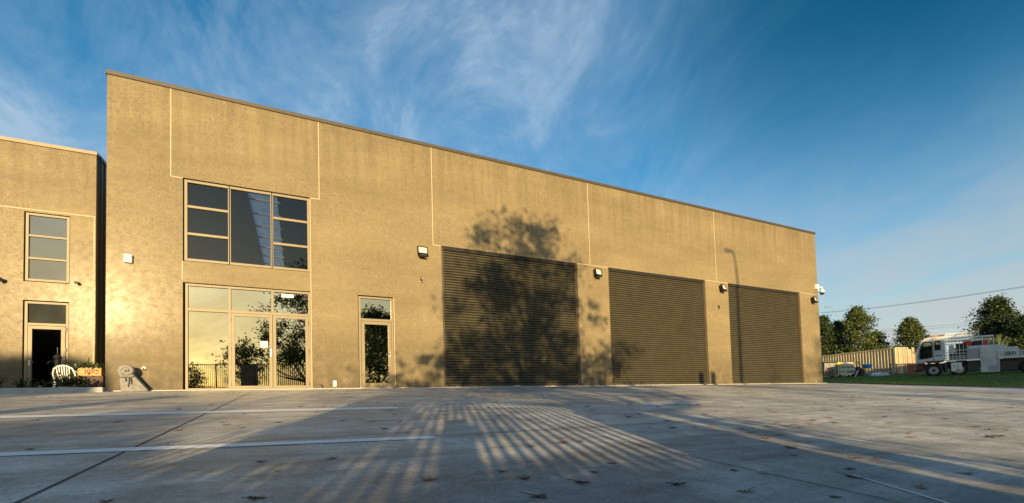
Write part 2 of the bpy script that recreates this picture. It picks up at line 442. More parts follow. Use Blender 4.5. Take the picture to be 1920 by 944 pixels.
c1 = ramp(nt, n1, [(.36, (0, 0, 0)), (.54, (.4, .4, .4)), (.67, (1, 1, 1))]); c2 = ramp(nt, n2, [(.38, (.1, .1, .1)), (.6, (1, 1, 1))])
dt = N(nt, 'ShaderNodeVectorMath', operation='DOT_PRODUCT'); L(nt, tc.outputs['Generated'], dt.inputs[0])
_d = ray(620, 150).normalized(); dt.inputs[1].default_value = _d
dm = N(nt, 'ShaderNodeMapRange', interpolation_type='SMOOTHSTEP'); L(nt, dt.outputs['Value'], dm.inputs[0]); dm.inputs[1].default_value = .55; dm.inputs[2].default_value = .98; dm.inputs[3].default_value = .16; dm.inputs[4].default_value = 1.0
c2 = mix(nt, c2, (1, 1, 1), .35)
cl = mix(nt, (0, 0, 0), mix(nt, (0, 0, 0), c1, c2), dm.outputs[0])
CLOUD = cl
csel = N(nt, 'ShaderNodeMapRange'); L(nt, cl, csel.inputs[0]); csel.inputs[4].default_value = .75
cc = mix(nt, hs.outputs[0], (2.6, 3.1, 4.2), csel.outputs[0])
# thin haze bank low in the sky
hz = N(nt, 'ShaderNodeMapRange'); L(nt, sep.outputs[2], hz.inputs[0]); hz.inputs[1].default_value = .50; hz.inputs[2].default_value = .0; hz.inputs[4].default_value = 1.0; hz.interpolation_type = 'SMOOTHSTEP'
ds = N(nt, 'ShaderNodeVectorMath', operation='DOT_PRODUCT'); L(nt, tc.outputs['Generated'], ds.inputs[0]); ds.inputs[1].default_value = -SD
sw_ = N(nt, 'ShaderNodeMapRange', interpolation_type='SMOOTHSTEP'); L(nt, ds.outputs['Value'], sw_.inputs[0]); sw_.inputs[1].default_value = .45; sw_.inputs[2].default_value = 1.0
hcol = mix(nt, (2.6, 2.5, 2.85), (5.0, 3.7, 2.0), sw_.outputs[0])
hf = M2('MULTIPLY', hz.outputs[0], ramp(nt, n1, [(.34, (.55, .55, .55)), (.60, (1, 1, 1))]))
hzc = mix(nt, cc, hcol, hf)
dz = N(nt, 'ShaderNodeVectorMath', operation='DOT_PRODUCT'); L(nt, tc.outputs['Generated'], dz.inputs[0]); dz.inputs[1].default_value = ray(1950, -120).normalized()
dk = N(nt, 'ShaderNodeMapRange', interpolation_type='SMOOTHSTEP'); L(nt, dz.outputs['Value'], dk.inputs[0]); dk.inputs[1].default_value = .86; dk.inputs[2].default_value = 1.0
dkz = N(nt, 'ShaderNodeMapRange', interpolation_type='SMOOTHSTEP'); L(nt, sep.outputs[2], dkz.inputs[0]); dkz.inputs[1].default_value = .28; dkz.inputs[2].default_value = .62
hzc = mix(nt, hzc, mix(nt, hzc, (.06, .45, .5), 1.0, 'MULTIPLY'), M2('MULTIPLY', dk.outputs[0], dkz.outputs[0]))
hzc = mix(nt, hzc, (1.0, 1.04, .92), 1.0, 'MULTIPLY')
L(nt, hzc, bg.inputs[0]); bg.inputs[1].default_value = .125
scene.view_settings.view_transform = 'Standard'; scene.view_settings.look = 'None'
scene.view_settings.exposure = 0.80; scene.view_settings.gamma = 1.0
try: scene.cycles.use_denoising = True; scene.cycles.max_bounces = 8; scene.cycles.transparent_max_bounces = 12
except Exception: pass

# ------------------------------------------------------------------ ground
def grid_sheet(name, xs, ys, zf, mat, kind='structure'):
    V = [(x, y, zf(x, y)) for y in ys for x in xs]; n = len(xs)
    Fq = [(j*n+i, j*n+i+1, (j+1)*n+i+1, (j+1)*n+i) for j in range(len(ys)-1) for i in range(n-1)]
    me = bpy.data.meshes.new(name); me.from_pydata(V, [], Fq); me.materials.append(mat)
    for p in me.polygons: p.use_smooth = True
    o = bpy.data.objects.new(name, me); col.objects.link(o); o['kind'] = kind; return o
def rr_(a, b, n): return [a+(b-a)*i/n for i in range(n+1)]
def fr(base, x, y): # ground below the lot
    z = zg(x, y)
    if x < LOTX-.05 and y < 30 and y > -24: return z-.12
    return z
gx = sorted(set([-900, -400, -200, -100, -50]+rr_(-30, 24, 18)+[28, 30, 31, 31.7, LOTX-.04, LOTX+.05]+rr_(32.5, 50, 35)+rr_(52, 80, 14)+[100, 140, 200, 400, 900]))
gy = sorted(set([-900, -400, -200, -100, -50, -30, -24.05, -23.95]+rr_(-22, 14, 72)+rr_(16, 60, 22)+[80, 120, 200, 400, 900]))
grid_sheet('ground', gx, gy, lambda x, y: fr(None, x, y), M_grass)
grid_sheet('car_park', [-12, LOTX], [-24, -18]+rr_(-17.9, 0, 4)+[8], lambda x, y: zg(0, min(y, 8)), M_conc)
grid_sheet('road', [-300, 28], [-50, -26], lambda x, y: -1.46+.1, M_asph)

# thin joints and painted and pale lines, 4 mm above the slab
def strip(name, quad, mat, dz=.004, label=None):
    V = [(p.x, p.y, zg(0, p.y)+dz) for p in quad]
    me = bpy.data.meshes.new(name); me.from_pydata(V, [], [tuple(range(len(V)))]); me.materials.append(mat)
    o = bpy.data.objects.new(name, me); col.objects.link(o); o['kind'] = 'structure'; return o
def yl(X, y0, y1, w=.012): return [Vector((X-w/2, y0, 0)), Vector((X+w/2, y0, 0)), Vector((X+w/2, y1, 0)), Vector((X-w/2, y1, 0))]
strip('slab_joint', yl(3.42, -17.9, -1.75, .014), M_joint)
strip('slab_joint', yl(6.95, -17.9, -1.75, .008), M_joint)
strip('slab_joint', yl(15.4, -17.9, -1.75, .010), M_joint)
strip('slab_joint', yl(23.0, -17.9, -1.75, .010), M_joint)
def xl(Y, x0, x1, w=.02): return [Vector((x0, Y-w/2, 0)), Vector((x1, Y-w/2, 0)), Vector((x1, Y+w/2, 0)), Vector((x0, Y+w/2, 0))]
strip('slab_joint', xl(-1.75, .4, 31.4, .035), M_joint)
strip('slab_joint', xl(-11.1, 3.45, 15.2, .007), M_joint)
for q in ([(0-40, 782), (745, 763.3), (746.5, 766.9), (-40, 785.8)], [(-40, 851.5), (812, 818.3), (818, 823.2), (-40, 858.5)]):
    strip('parking_or_pale_line', [hit(*p) for p in q], M_paint, .0045)
strip('parking_or_pale_line', [hit(*p) for p in [(1598, 892), (1601, 891.6), (2000, 1010), (1993, 1011)]], M_paint, .0045)  # single thin pale line across the lower right of the slab

# ------------------------------------------------------------------ walls with openings
def wall_mesh(X0, X1, Z0, Z1, holes, y0, y1):
    xs = sorted({X0, X1, *[h[0] for h in holes], *[h[1] for h in holes]}); zs = sorted({Z0, Z1, *[h[2] for h in holes], *[h[3] for h in holes]})
    mb = MB()
    def solid(i, j):
        if i < 0 or j < 0 or i >= len(xs)-1 or j >= len(zs)-1: return False
        cx = (xs[i]+xs[i+1])/2; cz = (zs[j]+zs[j+1])/2
        return not any(h[0] < cx < h[1] and h[2] < cz < h[3] for h in holes)
    for i in range(len(xs)-1):
        for j in range(len(zs)-1):
            if not solid(i, j): continue
            a, b, c, d = xs[i], xs[i+1], zs[j], zs[j+1]
            mb.add([(a, y0, c), (b, y0, c), (b, y0, d), (a, y0, d)], [(0, 1, 2, 3)])
            mb.add([(a, y1, c), (b, y1, c), (b, y1, d), (a, y1, d)], [(3, 2, 1, 0)])
            for di, dj, q in ((-1, 0, [(a, c), (a, d)]), (1, 0, [(b, c), (b, d)]), (0, -1, [(a, c), (b, c)]), (0, 1, [(a, d), (b, d)])):
                if not solid(i+di, j+dj):
                    (p0, p1) = q; mb.add([(p0[0], y0, p0[1]), (p1[0], y0, p1[1]), (p1[0], y1, p1[1]), (p0[0], y1, p0[1])], [(0, 1, 2, 3)])
    return mb

WX = 31.06; WT = 8.47
B = empty('warehouse', (0, 0, 0), 0, 'large tan concrete warehouse with three dark roller doors and a glazed entrance', 'warehouse')
holes = [(1.65, 4.90, 3.62, 5.98), (1.65, 4.90, -.2, 3.02), (6.28, 7.42, -.2, 3.03), (9.10, 14.81, -.2, 5.0), (16.37, 22.11, -.2, 5.0), (23.69, 29.38, -.2, 5.0)]
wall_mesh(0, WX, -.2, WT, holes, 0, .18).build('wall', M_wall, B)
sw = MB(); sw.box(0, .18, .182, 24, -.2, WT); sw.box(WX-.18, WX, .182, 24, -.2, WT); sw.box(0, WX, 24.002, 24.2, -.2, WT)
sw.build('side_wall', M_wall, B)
cp = MB(); cp.box(-.03, WX+.03, -.035, .22, WT+.002, WT+.11); cp.box(-.03, .22, .222, 24, WT+.002, WT+.11); cp.box(WX-.2, WX+.03, .222, 24, WT+.002, WT+.11)
cp.build('parapet_cap', M_cap, B)
# sealed panel joints, 3 mm proud
sg = [((1.375, 5.97), (1.375, WT)), ((1.375, 5.97), (1.65, 5.97)), ((5.165, 5.97), (5.165, WT)), ((4.90, 5.97), (5.165, 5.97)), ((8.81, 4.99), (8.81, WT)), ((8.81, 4.99), (9.10, 4.99)),
      ((14.81, 5.0), (16.37, 5.0)), ((15.45, 5.0), (15.45, WT)), ((22.11, 5.0), (23.69, 5.0)), ((22.9, 5.0), (22.9, WT)), ((29.38, 5.0), (WX, 5.0)),
      ((4.90, 0), (4.90, 5.95)), ((7.42, 0), (7.42, 3.03)), ((1.64, 3.1), (1.64, 3.6))]
for (a, b) in sg:
    sm_ = MB(); hw = .011
    if a[0] == b[0]: sm_.box(a[0]-hw, a[0]+hw, -.003, .02, a[1]-hw, b[1]-.001)
    else: sm_.box(a[0]+hw+.001, b[0]-.001, -.003, .02, a[1]-hw, a[1]+hw)
    sm_.build('joint_seal', M_seam, B)
# spandrel between the window and the entrance glazing
sp = MB(); sp.box(1.68, 4.87, .03, .16, 3.025, 3.615); sp.build('spandrel_panel', M_wall, B)
# roof with translucent strips
rf = MB()
strips = [(2.75, 3.8), (9.5, 10.5), (18, 19), (26, 27)]
x = .2
for a, b in strips: rf.box(x, a, .19, 23.99, 8.1, 8.2); x = b
rf.box(x, WX-.2, .19, 23.99, 8.1, 8.2); rf.build('roof', M_inroof, B)
rl = MB()
for a, b in strips: rl.box(a+.001, b-.001, .19, 23.99, 8.14, 8.145)
rl.build('roof_light', M_sky, B)
pu = MB()
for k in range(15): pu.box(.2, WX-.2, 1.2+k*1.5, 1.26+k*1.5, 8.03, 8.09)
pu.build('purlin', M_galv, B)
fl = MB(); fl.box(.19, WX-.19, .19, 23.99, -.19, .005)
fl.box(5.6, 5.7, .4, 23.9, .01, 7.8); fl.box(.2, 5.58, 8.0, 8.1, .01, 3.2); fl.build('interior_floor', M_in, B)
sl_ = MB(); sl_.box(-.0, 31.2, -.16, -.004, -.2, .012); 
sl_.build('threshold_strip', M_kerb, B)

def frame(mb, x0, x1, z0, z1, t=.06, y0=.05, y1=.11, bot=None):
    bt = t if bot is None else bot
    mb.box(x0, x0+t, y0, y1, z0, z1); mb.box(x1-t, x1, y0, y1, z0, z1)
    mb.box(x0+t, x1-t, y0, y1, z1-t, z1)
    if bt: mb.box(x0+t, x1-t, y0, y1, z0, z0+bt)
def pane(parent, x0, x1, z0, z1, mat, y=.075, name='pane'):
    mb = MB(); mb.box(x0, x1, y, y+.008, z0, z1); return mb.build(name, mat, parent)
def bead(mb, x0, x1, z0, z1, y=.045):
    pass

# upper window: three lights
u = MB(); XA, XB = 1.68, 4.885; ZA, ZB = 3.64, 5.955; m1, m2 = 2.755, 3.845
frame(u, XA, XB, ZA, ZB, .07, .03, .12)
u.box(m1-.035, m1+.035, .035, .115, ZA+.07, ZB-.07); u.box(m2-.035, m2+.035, .035, .115, ZA+.07, ZB-.07)
H3 = [5.20, 4.42]
for a, b in ((XA+.07, m1-.035), (m2+.035, XB-.07)):
    for z in H3: u.box(a, b, .04, .11, z-.035, z+.035)
W1 = u.build('window', M_alu, B, bevel=.004)
for a, b in ((XA+.07, m1-.035), (m2+.035, XB-.07)):
    for z0, z1 in ((ZA+.07, H3[1]-.035), (H3[1]+.035, H3[0]-.035), (H3[0]+.035, ZB-.07)):
        pane(W1, a, b, z0, z1, M_glass)
pane(W1, m1+.035, m2-.035, ZA+.07, ZB-.07, M_glass)
mb = MB(); mb.box(m1-.012, m1+.012, .028, .036, ZA, ZB); mb.build('mullion_gasket', M_rub, W1); mb = MB(); mb.box(m2-.012, m2+.012, .028, .036, ZA, ZB); mb.build('mullion_gasket', M_rub, W1)

# entrance glazing
e = MB(); EA, EB = 1.70, 4.885; zt = 2.27
frame(e, EA, EB, .02, 3.0, .065, .03, .12, bot=.04)
e.box(EA+.065, EB-.065, .032, .118, zt-.04, zt+.04)
for m in (m1, m2): e.box(m-.035, m+.035, .034, .116, zt+.04, 2.935)
e.box(m1-.04, m1+.04, .034, .116, .06, zt-.04)
W2 = e.build('entrance_glazing', M_alu, B, bevel=.004)
for a, b in ((EA+.065, m1-.035), (m1+.035, m2-.035), (m2+.035, EB-.065)): pane(W2, a, b, zt+.04, 2.935, M_glassl)
pane(W2, EA+.065, m1-.04, .06, zt-.04, M_glassl)
mb = MB(); mb.box(4.08, 4.42, .068, .073, 2.80, 2.90); mb.build('paper_notice', M_white, W2)
text('door_number', '64B', .10, M_black, Matrix.Translation((4.72, .068, 2.80)) @ FRONT, W2)
def door(x0, x1, z0, z1, parent, glass, hside=1, handle=True, st=.085):
    d = MB(); frame(d, x0, x1, z0, z1, st, .022, .07); D = d.build('door', M_alu, parent, bevel=.003)
    pane(D, x0+st, x1-st, z0+st, z1-st, glass, .045)
    if handle:
        hx = x1-st/2 if hside > 0 else x0+st/2; h = MB()
        h.box(hx-.02, hx+.02, .008, .021, 1.02, 1.2); h.tube([(hx, .012, 1.14), (hx, -.03, 1.14), (hx-hside*.11, -.035, 1.14)], .009, 8)
        h.lathe([(.014, 0), (.014, .02)], n=10, M=Matrix.Translation((hx, .01, .98)) @ Matrix.Rotation(rad(90), 4, 'X'))
        h.build('handle', M_steel, D)
    hx = x1+.004 if hside < 0 or not handle else x0-.012
    for z in (.12, z1*.5, z1-.25): hg = MB(); hg.box(hx, hx+.014, .012, .03, z, z+.11); hg.build('hinge', M_black, D)
    return D
D1 = door(m1+.042, m2-.004, .03, zt-.045, W2, M_glassl, 1)
D2 = door(m2+.006, EB-.067, .03, zt-.045, W2, M_glassl, 1, handle=False)
st = MB(); st.box(3.53, 3.71, .036, .040, 1.25, 1.43); SK = st.build('access_sticker', M_white, D1)
ic = MB()
Mi = Matrix.Translation((3.62, .0335, 1.335)) @ Matrix.Rotation(rad(90), 4, 'X')
ic.lathe([(.011, 0), (.011, .002)], n=10, M=Mi @ Matrix.Translation((-.012, .062, 0)))
for (a, b) in (((-.014, .045), (-.004, .0)), ((-.004, .0), (.032, .0)), ((.032, .0), (.048, -.04)), ((-.01, .025), (.02, .022))):
    ic.tube([Mi @ Vector((a[0], a[1], 0)), Mi @ Vector((b[0], b[1], 0))], .005, 6)
pts = [Mi @ Vector((-.008+.042*math.cos(t), -.018+.042*math.sin(t), 0)) for t in [rad(k) for k in range(120, 370, 20)]]
ic.tube(pts, .0045, 6); ic.build('wheelchair_symbol', simple('sign blue', (.08, .12, .4), .5), SK)

# narrow glazed door with transom
s = MB(); frame(s, 6.30, 7.40, .02, 3.0, .065, .03, .12, bot=.05); s.box(6.365, 7.335, .032, .118, 2.20, 2.28)
W3 = s.build('side_entrance', M_alu, B, bevel=.004)
pane(W3, 6.365, 7.335, 2.28, 2.935, M_glassl); door(6.375, 7.325, .075, 2.19, W3, M_glassl, 1, st=.1)

# roller doors
def roller(x0, x1):
    n = 52; pz = 4.93/n; V = []; K = 8
    prof = []
    for i in range(n):
        for k in range(K):
            t = k/K; yy = .105-.030*math.sin(math.pi*t/.62) if t < .62 else .105+.022*math.sin(math.pi*(t-.62)/.38)
            prof.append((yy, .07+i*pz+t*pz))
    prof.append((.10, .07+n*pz))
    xs = [x0+.07, x1-.07]; V = [(x, y, z) for (y, z) in prof for x in xs]
    Fq = [(2*i, 2*i+1, 2*i+3, 2*i+2) for i in range(len(prof)-1)]
    me = bpy.data.meshes.new('curtain'); me.from_pydata(V, [], Fq); me.materials.append(M_roll); me.materials.append(M_rollshade)
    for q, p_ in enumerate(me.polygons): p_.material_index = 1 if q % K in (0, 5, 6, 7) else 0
    o = bpy.data.objects.new('roller_door', me); col.objects.link(o); o.parent = B; G = o
    for ga, gb in ((x0+.002, x0+.09), (x1-.09, x1-.002)):
        g = MB(); g.box(ga, gb, .06, .17, 0, 4.999); g.build('guide_rail', simple('door guide', (.06, .045, .03), .5, var=.2), G)
    for p in me.polygons: p.use_smooth = True
    b = MB(); b.box(x0+.07, x1-.07, .075, .125, .014, .068); b.build('bottom_rail', M_roll, G)
    h = MB(); h.box(x0+.092, x1-.092, .03, .17, 4.88, 4.999); h.build('head_seal', M_rub, G)
    for xx in (x0+.12, x0+.5, (x0+x1)/2-.0, x1-.5, x1-.22, x1-.12):
        ww = .13 if abs(xx-(x0+x1)/2) < .01 else .014
        f = MB(); f.box(xx-ww, xx+ww, .066, .0745, .03, .055); f.build('rail_fixing', M_steel, G)
    return G
for h in holes[3:]: roller(h[0], h[1])

# ------------------------------------------------------------------ fittings on the wall
def floodlight(x, z, yaw, label):
    root = empty('floodlight', (x, -.003, z), 0, label, 'floodlight', 'floodlights along the warehouse wall')
    m = MB(); m.box(-.07, .07, -.045, 0, -.13, .0); m.tube([(0, -.045, -.06), (0, -.12, -.06)], .02, 8); m.build('bracket', M_black, root)
    T = Matrix.Translation((0, -.17, 0)) @ Matrix.Rotation(rad(yaw), 4, 'Z') @ Matrix.Rotation(rad(-12), 4, 'X')
    h = MB(); h.box(-.175, .175, .03, .09, -.14, .14, M=T)
    for a in ((-.175, -.15, -.14, .14), (.15, .175, -.14, .14), (-.15, .15, .115, .14), (-.15, .15, -.14, -.115)): h.box(a[0], a[1], -.012, .03, a[2], a[3], M=T)
    for k in range(7): h.box(-.15+k*.048, -.14+k*.048, .09, .125, -.12, .12, M=T)
    h.box(-.19, -.176, .0, .05, -.05, .05, M=T)
    H = h.build('housing', M_black, root)
    r = MB(); r.box(-.149, .149, .018, .029, -.114, .114, M=T); r.box(-.006, .006, .008, .017, .0, .114, M=T); r.build('reflector', M_lamp, H)
    g = MB(); g.box(-.13, .13, -.004, .004, -.10, -.03, M=T); g.build('lamp_tube', M_white, H)
    s_ = MB(); s_.box(-.12, .10, -.28, -.05, -.215, -.17); s_.build('control_gear', M_black, root)
    return root
FL = [(8.40, 4.70, 4, 'black floodlight on the wall between the narrow glazed door and the nearest roller door'),
      (15.75, 4.70, 10, 'black floodlight on the pier between the shadowed roller door and the middle roller door'),
      (23.20, 4.72, 14, 'black floodlight on the pier just beside the street lamp shadow'),
      (30.50, 4.69, 14, 'black floodlight on the end pier below the white dome camera')]
for a in FL: floodlight(*a)
def minicam(x, z, label):
    root = empty('wall_sensor', (x, -.003, z), 0, label, 'sensor')
    m = MB(); m.box(-.03, .03, -.03, 0, .02, .10); m.build('base', M_black, root)
    m = MB(); m.tube([(0, -.02, .03), (0, -.07, .0), (0, -.08, -.07)], .032, 10); m.build('body', M_black, root)
    m = MB(); m.tube([(0, -.105, .035), (0, -.115, .03)], .016, 8); m.tube([(0, -.08, -.072), (0, -.082, -.085)], .024, 8); m.build('lens', M_white, root)
minicam(8.36, 3.70, 'small black sensor under the floodlight left of the shadowed roller door')
minicam(22.95, 3.74, 'tiny dark sensor on the pier between the second and third roller doors')
# dome camera on the corner
root = empty('dome_camera', (31.06, 0, 5.42), 0, 'white dome security camera on a bent arm at the top of the warehouse corner', 'camera')
m = MB(); m.box(-.30, -.06, -.10, -.002, -.12, .14); m.build('junction_box', M_white, root, bevel=.01)
m = MB(); m.box(.002, .18, .02, .30, -.16, .18); m.build('mounting_box', M_white, root, bevel=.01)
m = MB(); m.tube([(.18, .12, .05), (.36, .12, .10), (.50, .10, .10), (.56, .09, .04), (.57, .09, -.06)], [.04, .04, .04, .045, .05], 12); m.build('arm', M_white, root, smooth=True)
m = MB(); m.lathe([(.05, .02), (.10, -.03), (.125, -.10), (.13, -.16)], (.57, .09, -.06), 20); m.build('dome_housing', M_white, root, smooth=True)
m = MB(); m.lathe([(.115, -.16), (.115, -.20), (.09, -.25), (.05, -.28), (.005, -.29)], (.57, .09, -.06), 20); m.build('dome', M_rub, root, smooth=True)
# alarm box
root = empty('alarm_box', (.465, 0, 3.53), 0, 'white alarm box with red and blue lettering high on the end of the warehouse wall', 'alarm box')
m = MB(); m.box(-.09, .09, -.08, -.002, -.11, .11); m.build('case', M_white, root, bevel=.012)
text('alarm_lettering', 'ADT', .10, M_red, Matrix.Translation((0, -.083, .03)) @ FRONT, root, bold=.004)
text('security_lettering', 'SECURITY', .038, simple('navy print', (.05, .07, .3), .5), Matrix.Translation((0, -.083, -.045)) @ FRONT, root, bold=.001)
# outside tap plate, switch, hooks
root = empty('wall_outlet', (.80, 0, .60), 0, 'round white and black outlet on the wall above the spiral stone', 'outlet')
m = MB(); m.lathe([(.045, 0), (.05, .02), (.03, .035)], n=18, M=Matrix.Rotation(rad(90), 4, 'X')); m.build('cover', M_white, root)
m = MB(); m.tube([(-.01, -.036, -.012), (.0, -.07, -.016)], .024, 10); m.box(-.02, .035, -.05, -.037, -.045, -.008); m.build('plug', M_black, root)
root = empty('meter_box', (5.55, 0, .06), 0, 'small white plastic box at the foot of the wall beside the entrance', 'box')
m = MB(); m.box(-.05, .05, -.07, -.002, 0, .19); m.build('case', M_white, root, bevel=.008)
m = MB(); m.box(-.03, .03, -.076, -.071, .05, .09); m.build('label_plate', M_grey, root)
root = empty('door_hook', (5.15, 0, .05), 0, 'black bent door hook low on the wall beside the entrance frame', 'hook')
m = MB(); m.tube([(.04, -.01, 0), (.05, -.05, .06), (.0, -.06, .08), (-.05, -.05, .07)], .012, 8); m.build('hook_arm', M_black, root)
m = MB(); m.lathe([(.03, 0), (.03, .01)], (.04, -.004, 0), n=12, M=Matrix.Rotation(rad(90), 4, 'X')); m.build('plate', M_black, root)
tap = MB(); tap.tube([(5.42, -.002, .12), (5.42, -.05, .12), (5.42, -.055, .09)], .012, 8); tag(tap.build('hose_tap', M_black), 'tiny black tap beside the small white box at the wall foot', 'tap')

# carved spiral stone
sp = MB(); a0 = 0
def stone():
    bm = bmesh.new()
    prof = [(-.19, 0), (.37, 0), (.36, .05), (.20, .25), (.08, .42), (.02, .50), (-.08, .55), (-.20, .50), (-.235, .40), (-.215, .22)]
    n = len(prof)
    lo = [bm.verts.new((x, -.27-(.0 if z > .1 else .02), z)) for x, z in prof]; hi = [bm.verts.new((x, -.06, z)) for x, z in prof]
    bm.faces.new(lo); bm.faces.new(hi[::-1])
    for i in range(n): j = (i+1) % n; bm.faces.new((lo[i], lo[j], hi[j], hi[i]))
    bmesh.ops.recalc_face_normals(bm, faces=bm.faces)
    me = bpy.data.meshes.new('body'); bm.to_mesh(me); bm.free(); me.materials.append(M_stone)
    return me
root = empty('stone_sculpture', (.60, -.05, -.03), 0, 'grey carved stone with a spiral curled top leaning by the warehouse wall', 'sculpture')
o = bpy.data.objects.new('body', stone()); col.objects.link(o); o.parent = root
bv = o.modifiers.new('b', 'BEVEL'); bv.width = .03; bv.segments = 3; sb = o.modifiers.new('s', 'SUBSURF'); sb.levels = 1; sb.render_levels = 2
c = MB(); pts = [(-.13, -.22, .30), (-.165, -.235, .40), (-.19, -.245, .48)]; rs = [.03, .052, .06]
for k in range(64):
    t = k/63; ang = rad(178)-t*rad(560); q = .118*(1-t)**.85+.008
    pts.append((-.075+q*math.cos(ang)*1.08, -.245-.03*t, .545+q*math.sin(ang))); rs.append(.06*(1-t*.6))
c.tube(pts, rs, 12); c.lathe([(.12, 0), (.14, .03), (.14, .12), (.12, .16)], n=26, M=Matrix.Translation((-.075, -.08, .545)) @ Matrix.Rotation(rad(90), 4, 'X')); c.build('spiral', M_stone, root, smooth=True)
c = MB()
for (a, b) in (((-.02, .36), (-.04, .12)), ((.0, .38), (.03, .20)), ((-.10, .36), (-.08, .26))): c.tube([(a[0], -.30, a[1]), ((a[0]+b[0])/2+.01, -.31, (a[1]+b[1])/2), (b[0], -.305, b[1])], .01, 6)
c.tube([(-.24, -.285, .37), (-.1, -.30, .375), (.03, -.30, .37), (.09, -.285, .42)], .006, 6); c.build('carved_groove', M_iron, root)

# ------------------------------------------------------------------ neighbouring building
NB = empty('neighbour_building', (0, 0, 0), 0, 'tan concrete two storey building set back beyond the narrow alley gap', 'building')
nh = [(-3.20, -2.11, 3.64, 5.86), (-3.20, -2.11, -.2, 3.05), (-9.5, -6, 3.64, 5.86)]
wall_mesh(-16, -1.47, -.2, 8.02, nh, 4.0, 4.18).build('wall', M_wall2, NB)
m = MB(); m.box(-1.66, -1.45, 4.182, 14, -.2, 8.0); m.build('side_cladding', M_dark, NB)
m = MB()
for k in range(30): m.box(-1.449, -1.43, 4.3+k*.3, 4.34+k*.3, -.2, 7.99)
m.build('cladding_rib', M_dark, NB)
m = MB(); m.box(-16, -1.44, 3.96, 4.2, 8.022, 8.13); m.build('parapet_cap', M_capl, NB)
m = MB(); m.box(-1.68, -1.42, 4.202, 14, 8.002, 8.125); m.build('side_cap', M_cap, NB)
m = MB(); m.box(-16, -1.7, 4.2, 14, 7.8, 7.9); m.box(-16, -1.7, 9, 9.1, 0, 7.7); m.build('roof', M_in, NB)
m = MB(); m.box(-16, -1.475, 3.997, 4.01, 5.925, 5.955); m.build('joint_seal', M_seam, NB)
m = MB(); m.box(-1.525, -1.495, 3.997, 4.01, -.1, 5.92); m.build('joint_seal', M_seam, NB)
f = MB(); frame(f, -3.17, -2.13, 3.67, 5.84, .07, 4.03, 4.12)
for z in (4.40, 5.12): f.box(-3.10, -2.20, 4.035, 4.115, z-.03, z+.03)
W = f.build('window', M_alu, NB, bevel=.004)
for a, b in ((3.74, 4.37), (4.43, 5.09), (5.15, 5.77)): pane(W, -3.10, -2.20, a, b, M_glassn, 4.07)
f = MB(); frame(f, -3.17, -2.13, .0, 3.02, .07, 4.03, 4.12, bot=.04); f.box(-3.10, -2.20, 4.032, 4.118, 2.26, 2.34)
W = f.build('door_frame', M_alu, NB, bevel=.004); pane(W, -3.10, -2.20, 2.34, 2.95, M_glassd, 4.07)
f = MB(); frame(f, -3.09, -2.21, .05, 2.25, .1, 4.02, 4.075); D = f.build('door', M_alu, W, bevel=.003); pane(D, -2.99, -2.31, .15, 2.15, M_glassd, 4.05)
h = MB(); h.box(-3.06, -3.02, 4.005, 4.018, 1.0, 1.16); h.tube([(-3.04, 4.01, 1.1), (-3.04, 3.97, 1.1), (-2.93, 3.965, 1.1)], .01, 8); h.build('handle', M_steel, D)
for z in (.3, 1.45, 2.1): h = MB(); h.box(-2.2, -2.17, 4.005, 4.03, z, z+.12); h.build('hinge', M_black, D)
t_ = MB()
for k in range(3): t_.box(-2.80+k*.16, -2.71+k*.16, 4.8, 4.81, 1.02, 1.06)
t_.box(-2.95, -2.3, 4.9, 5.5, .72, .76); t_.build('notice_strip', M_grey, NB)
p = fac(146, 531, 4.0)
root = empty('wall_light', (p.x, 3.997, p.z), 0, 'small dark wall light on the neighbouring building beside its upper window', 'wall light')
m = MB(); m.box(-.03, .03, -.04, 0, -.03, .03); m.build('bracket', M_black, root)
m = MB(); m.tube([(0, -.04, 0), (.0, -.14, -.02)], [.03, .05], 10); m.build('head', M_black, root)
p = fac(1, 524, 4.0)
root = empty('wall_light', (p.x, 3.997, p.z), 0, 'small dark wall light cut by the frame edge on the neighbouring building', 'wall light')
m = MB(); m.box(-.03, .03, -.04, 0, -.03, .03); m.build('bracket', M_black, root)
m = MB(); m.tube([(0, -.04, 0), (.05, -.16, -.04)], [.04, .07], 10); m.build('head', M_black, root)

# planter bed, kerb
k = MB(); k.box(-12, .10, -.50, -.36, -.2, .085); tag(k.build('kerb', M_kerb, bevel=.012), kind='structure')
g = grid_sheet('planting_bed', rr_(-12, -.002, 20), rr_(-.355, 3.99, 12), lambda x, y: -.0+.03*math.sin(x*3+y*2), M_soil)

# courtyard things
def chair():
    root = empty('garden_chair', (-1.62, 2.7, 0.0), rad(168), 'white moulded plastic garden chair in front of the neighbouring building', 'chair')
    # local: seat faces +Y... built facing -Y
    m = MB(); m.box(-.24, .24, -.22, .22, .40, .43); m.build('seat', M_white, root, bevel=.012)
    for sx, sy in ((-1, -1), (1, -1), (-1, 1), (1, 1)):
        m = MB(); m.tube([(sx*.24, sy*.21, .42), (sx*.27, sy*.25, 0)], [.03, .022], 8); m.build('leg', M_white, root, smooth=True)
    m = MB()
    # curved back: outer hoop and slats
    hoop = [(-.25, .19, .42), (-.27, .25, .62), (-.22, .29, .78), (-.10, .31, .85), (0, .315, .865), (.10, .31, .85), (.22, .29, .78), (.27, .25, .62), (.25, .19, .42)]
    m.tube(hoop, .022, 8)
    for x_ in (-.15, -.09, -.03, .03, .09, .15):
        zt_ = .85-abs(x_)*.25; m.tube([(x_*.8, .2, .43), (x_*.95, .27, .62), (x_*1.05, .305, zt_)], [.014, .017, .016], 6)
    m.build('backrest', M_white, root, smooth=True)
    for s_ in (-1, 1):
        m = MB(); m.tube([(s_*.25, .27, .70), (s_*.29, .12, .66), (s_*.29, -.12, .64), (s_*.27, -.22, .60), (s_*.255, -.23, .42)], .022, 8); m.build('armrest', M_white, root, smooth=True)
chair()
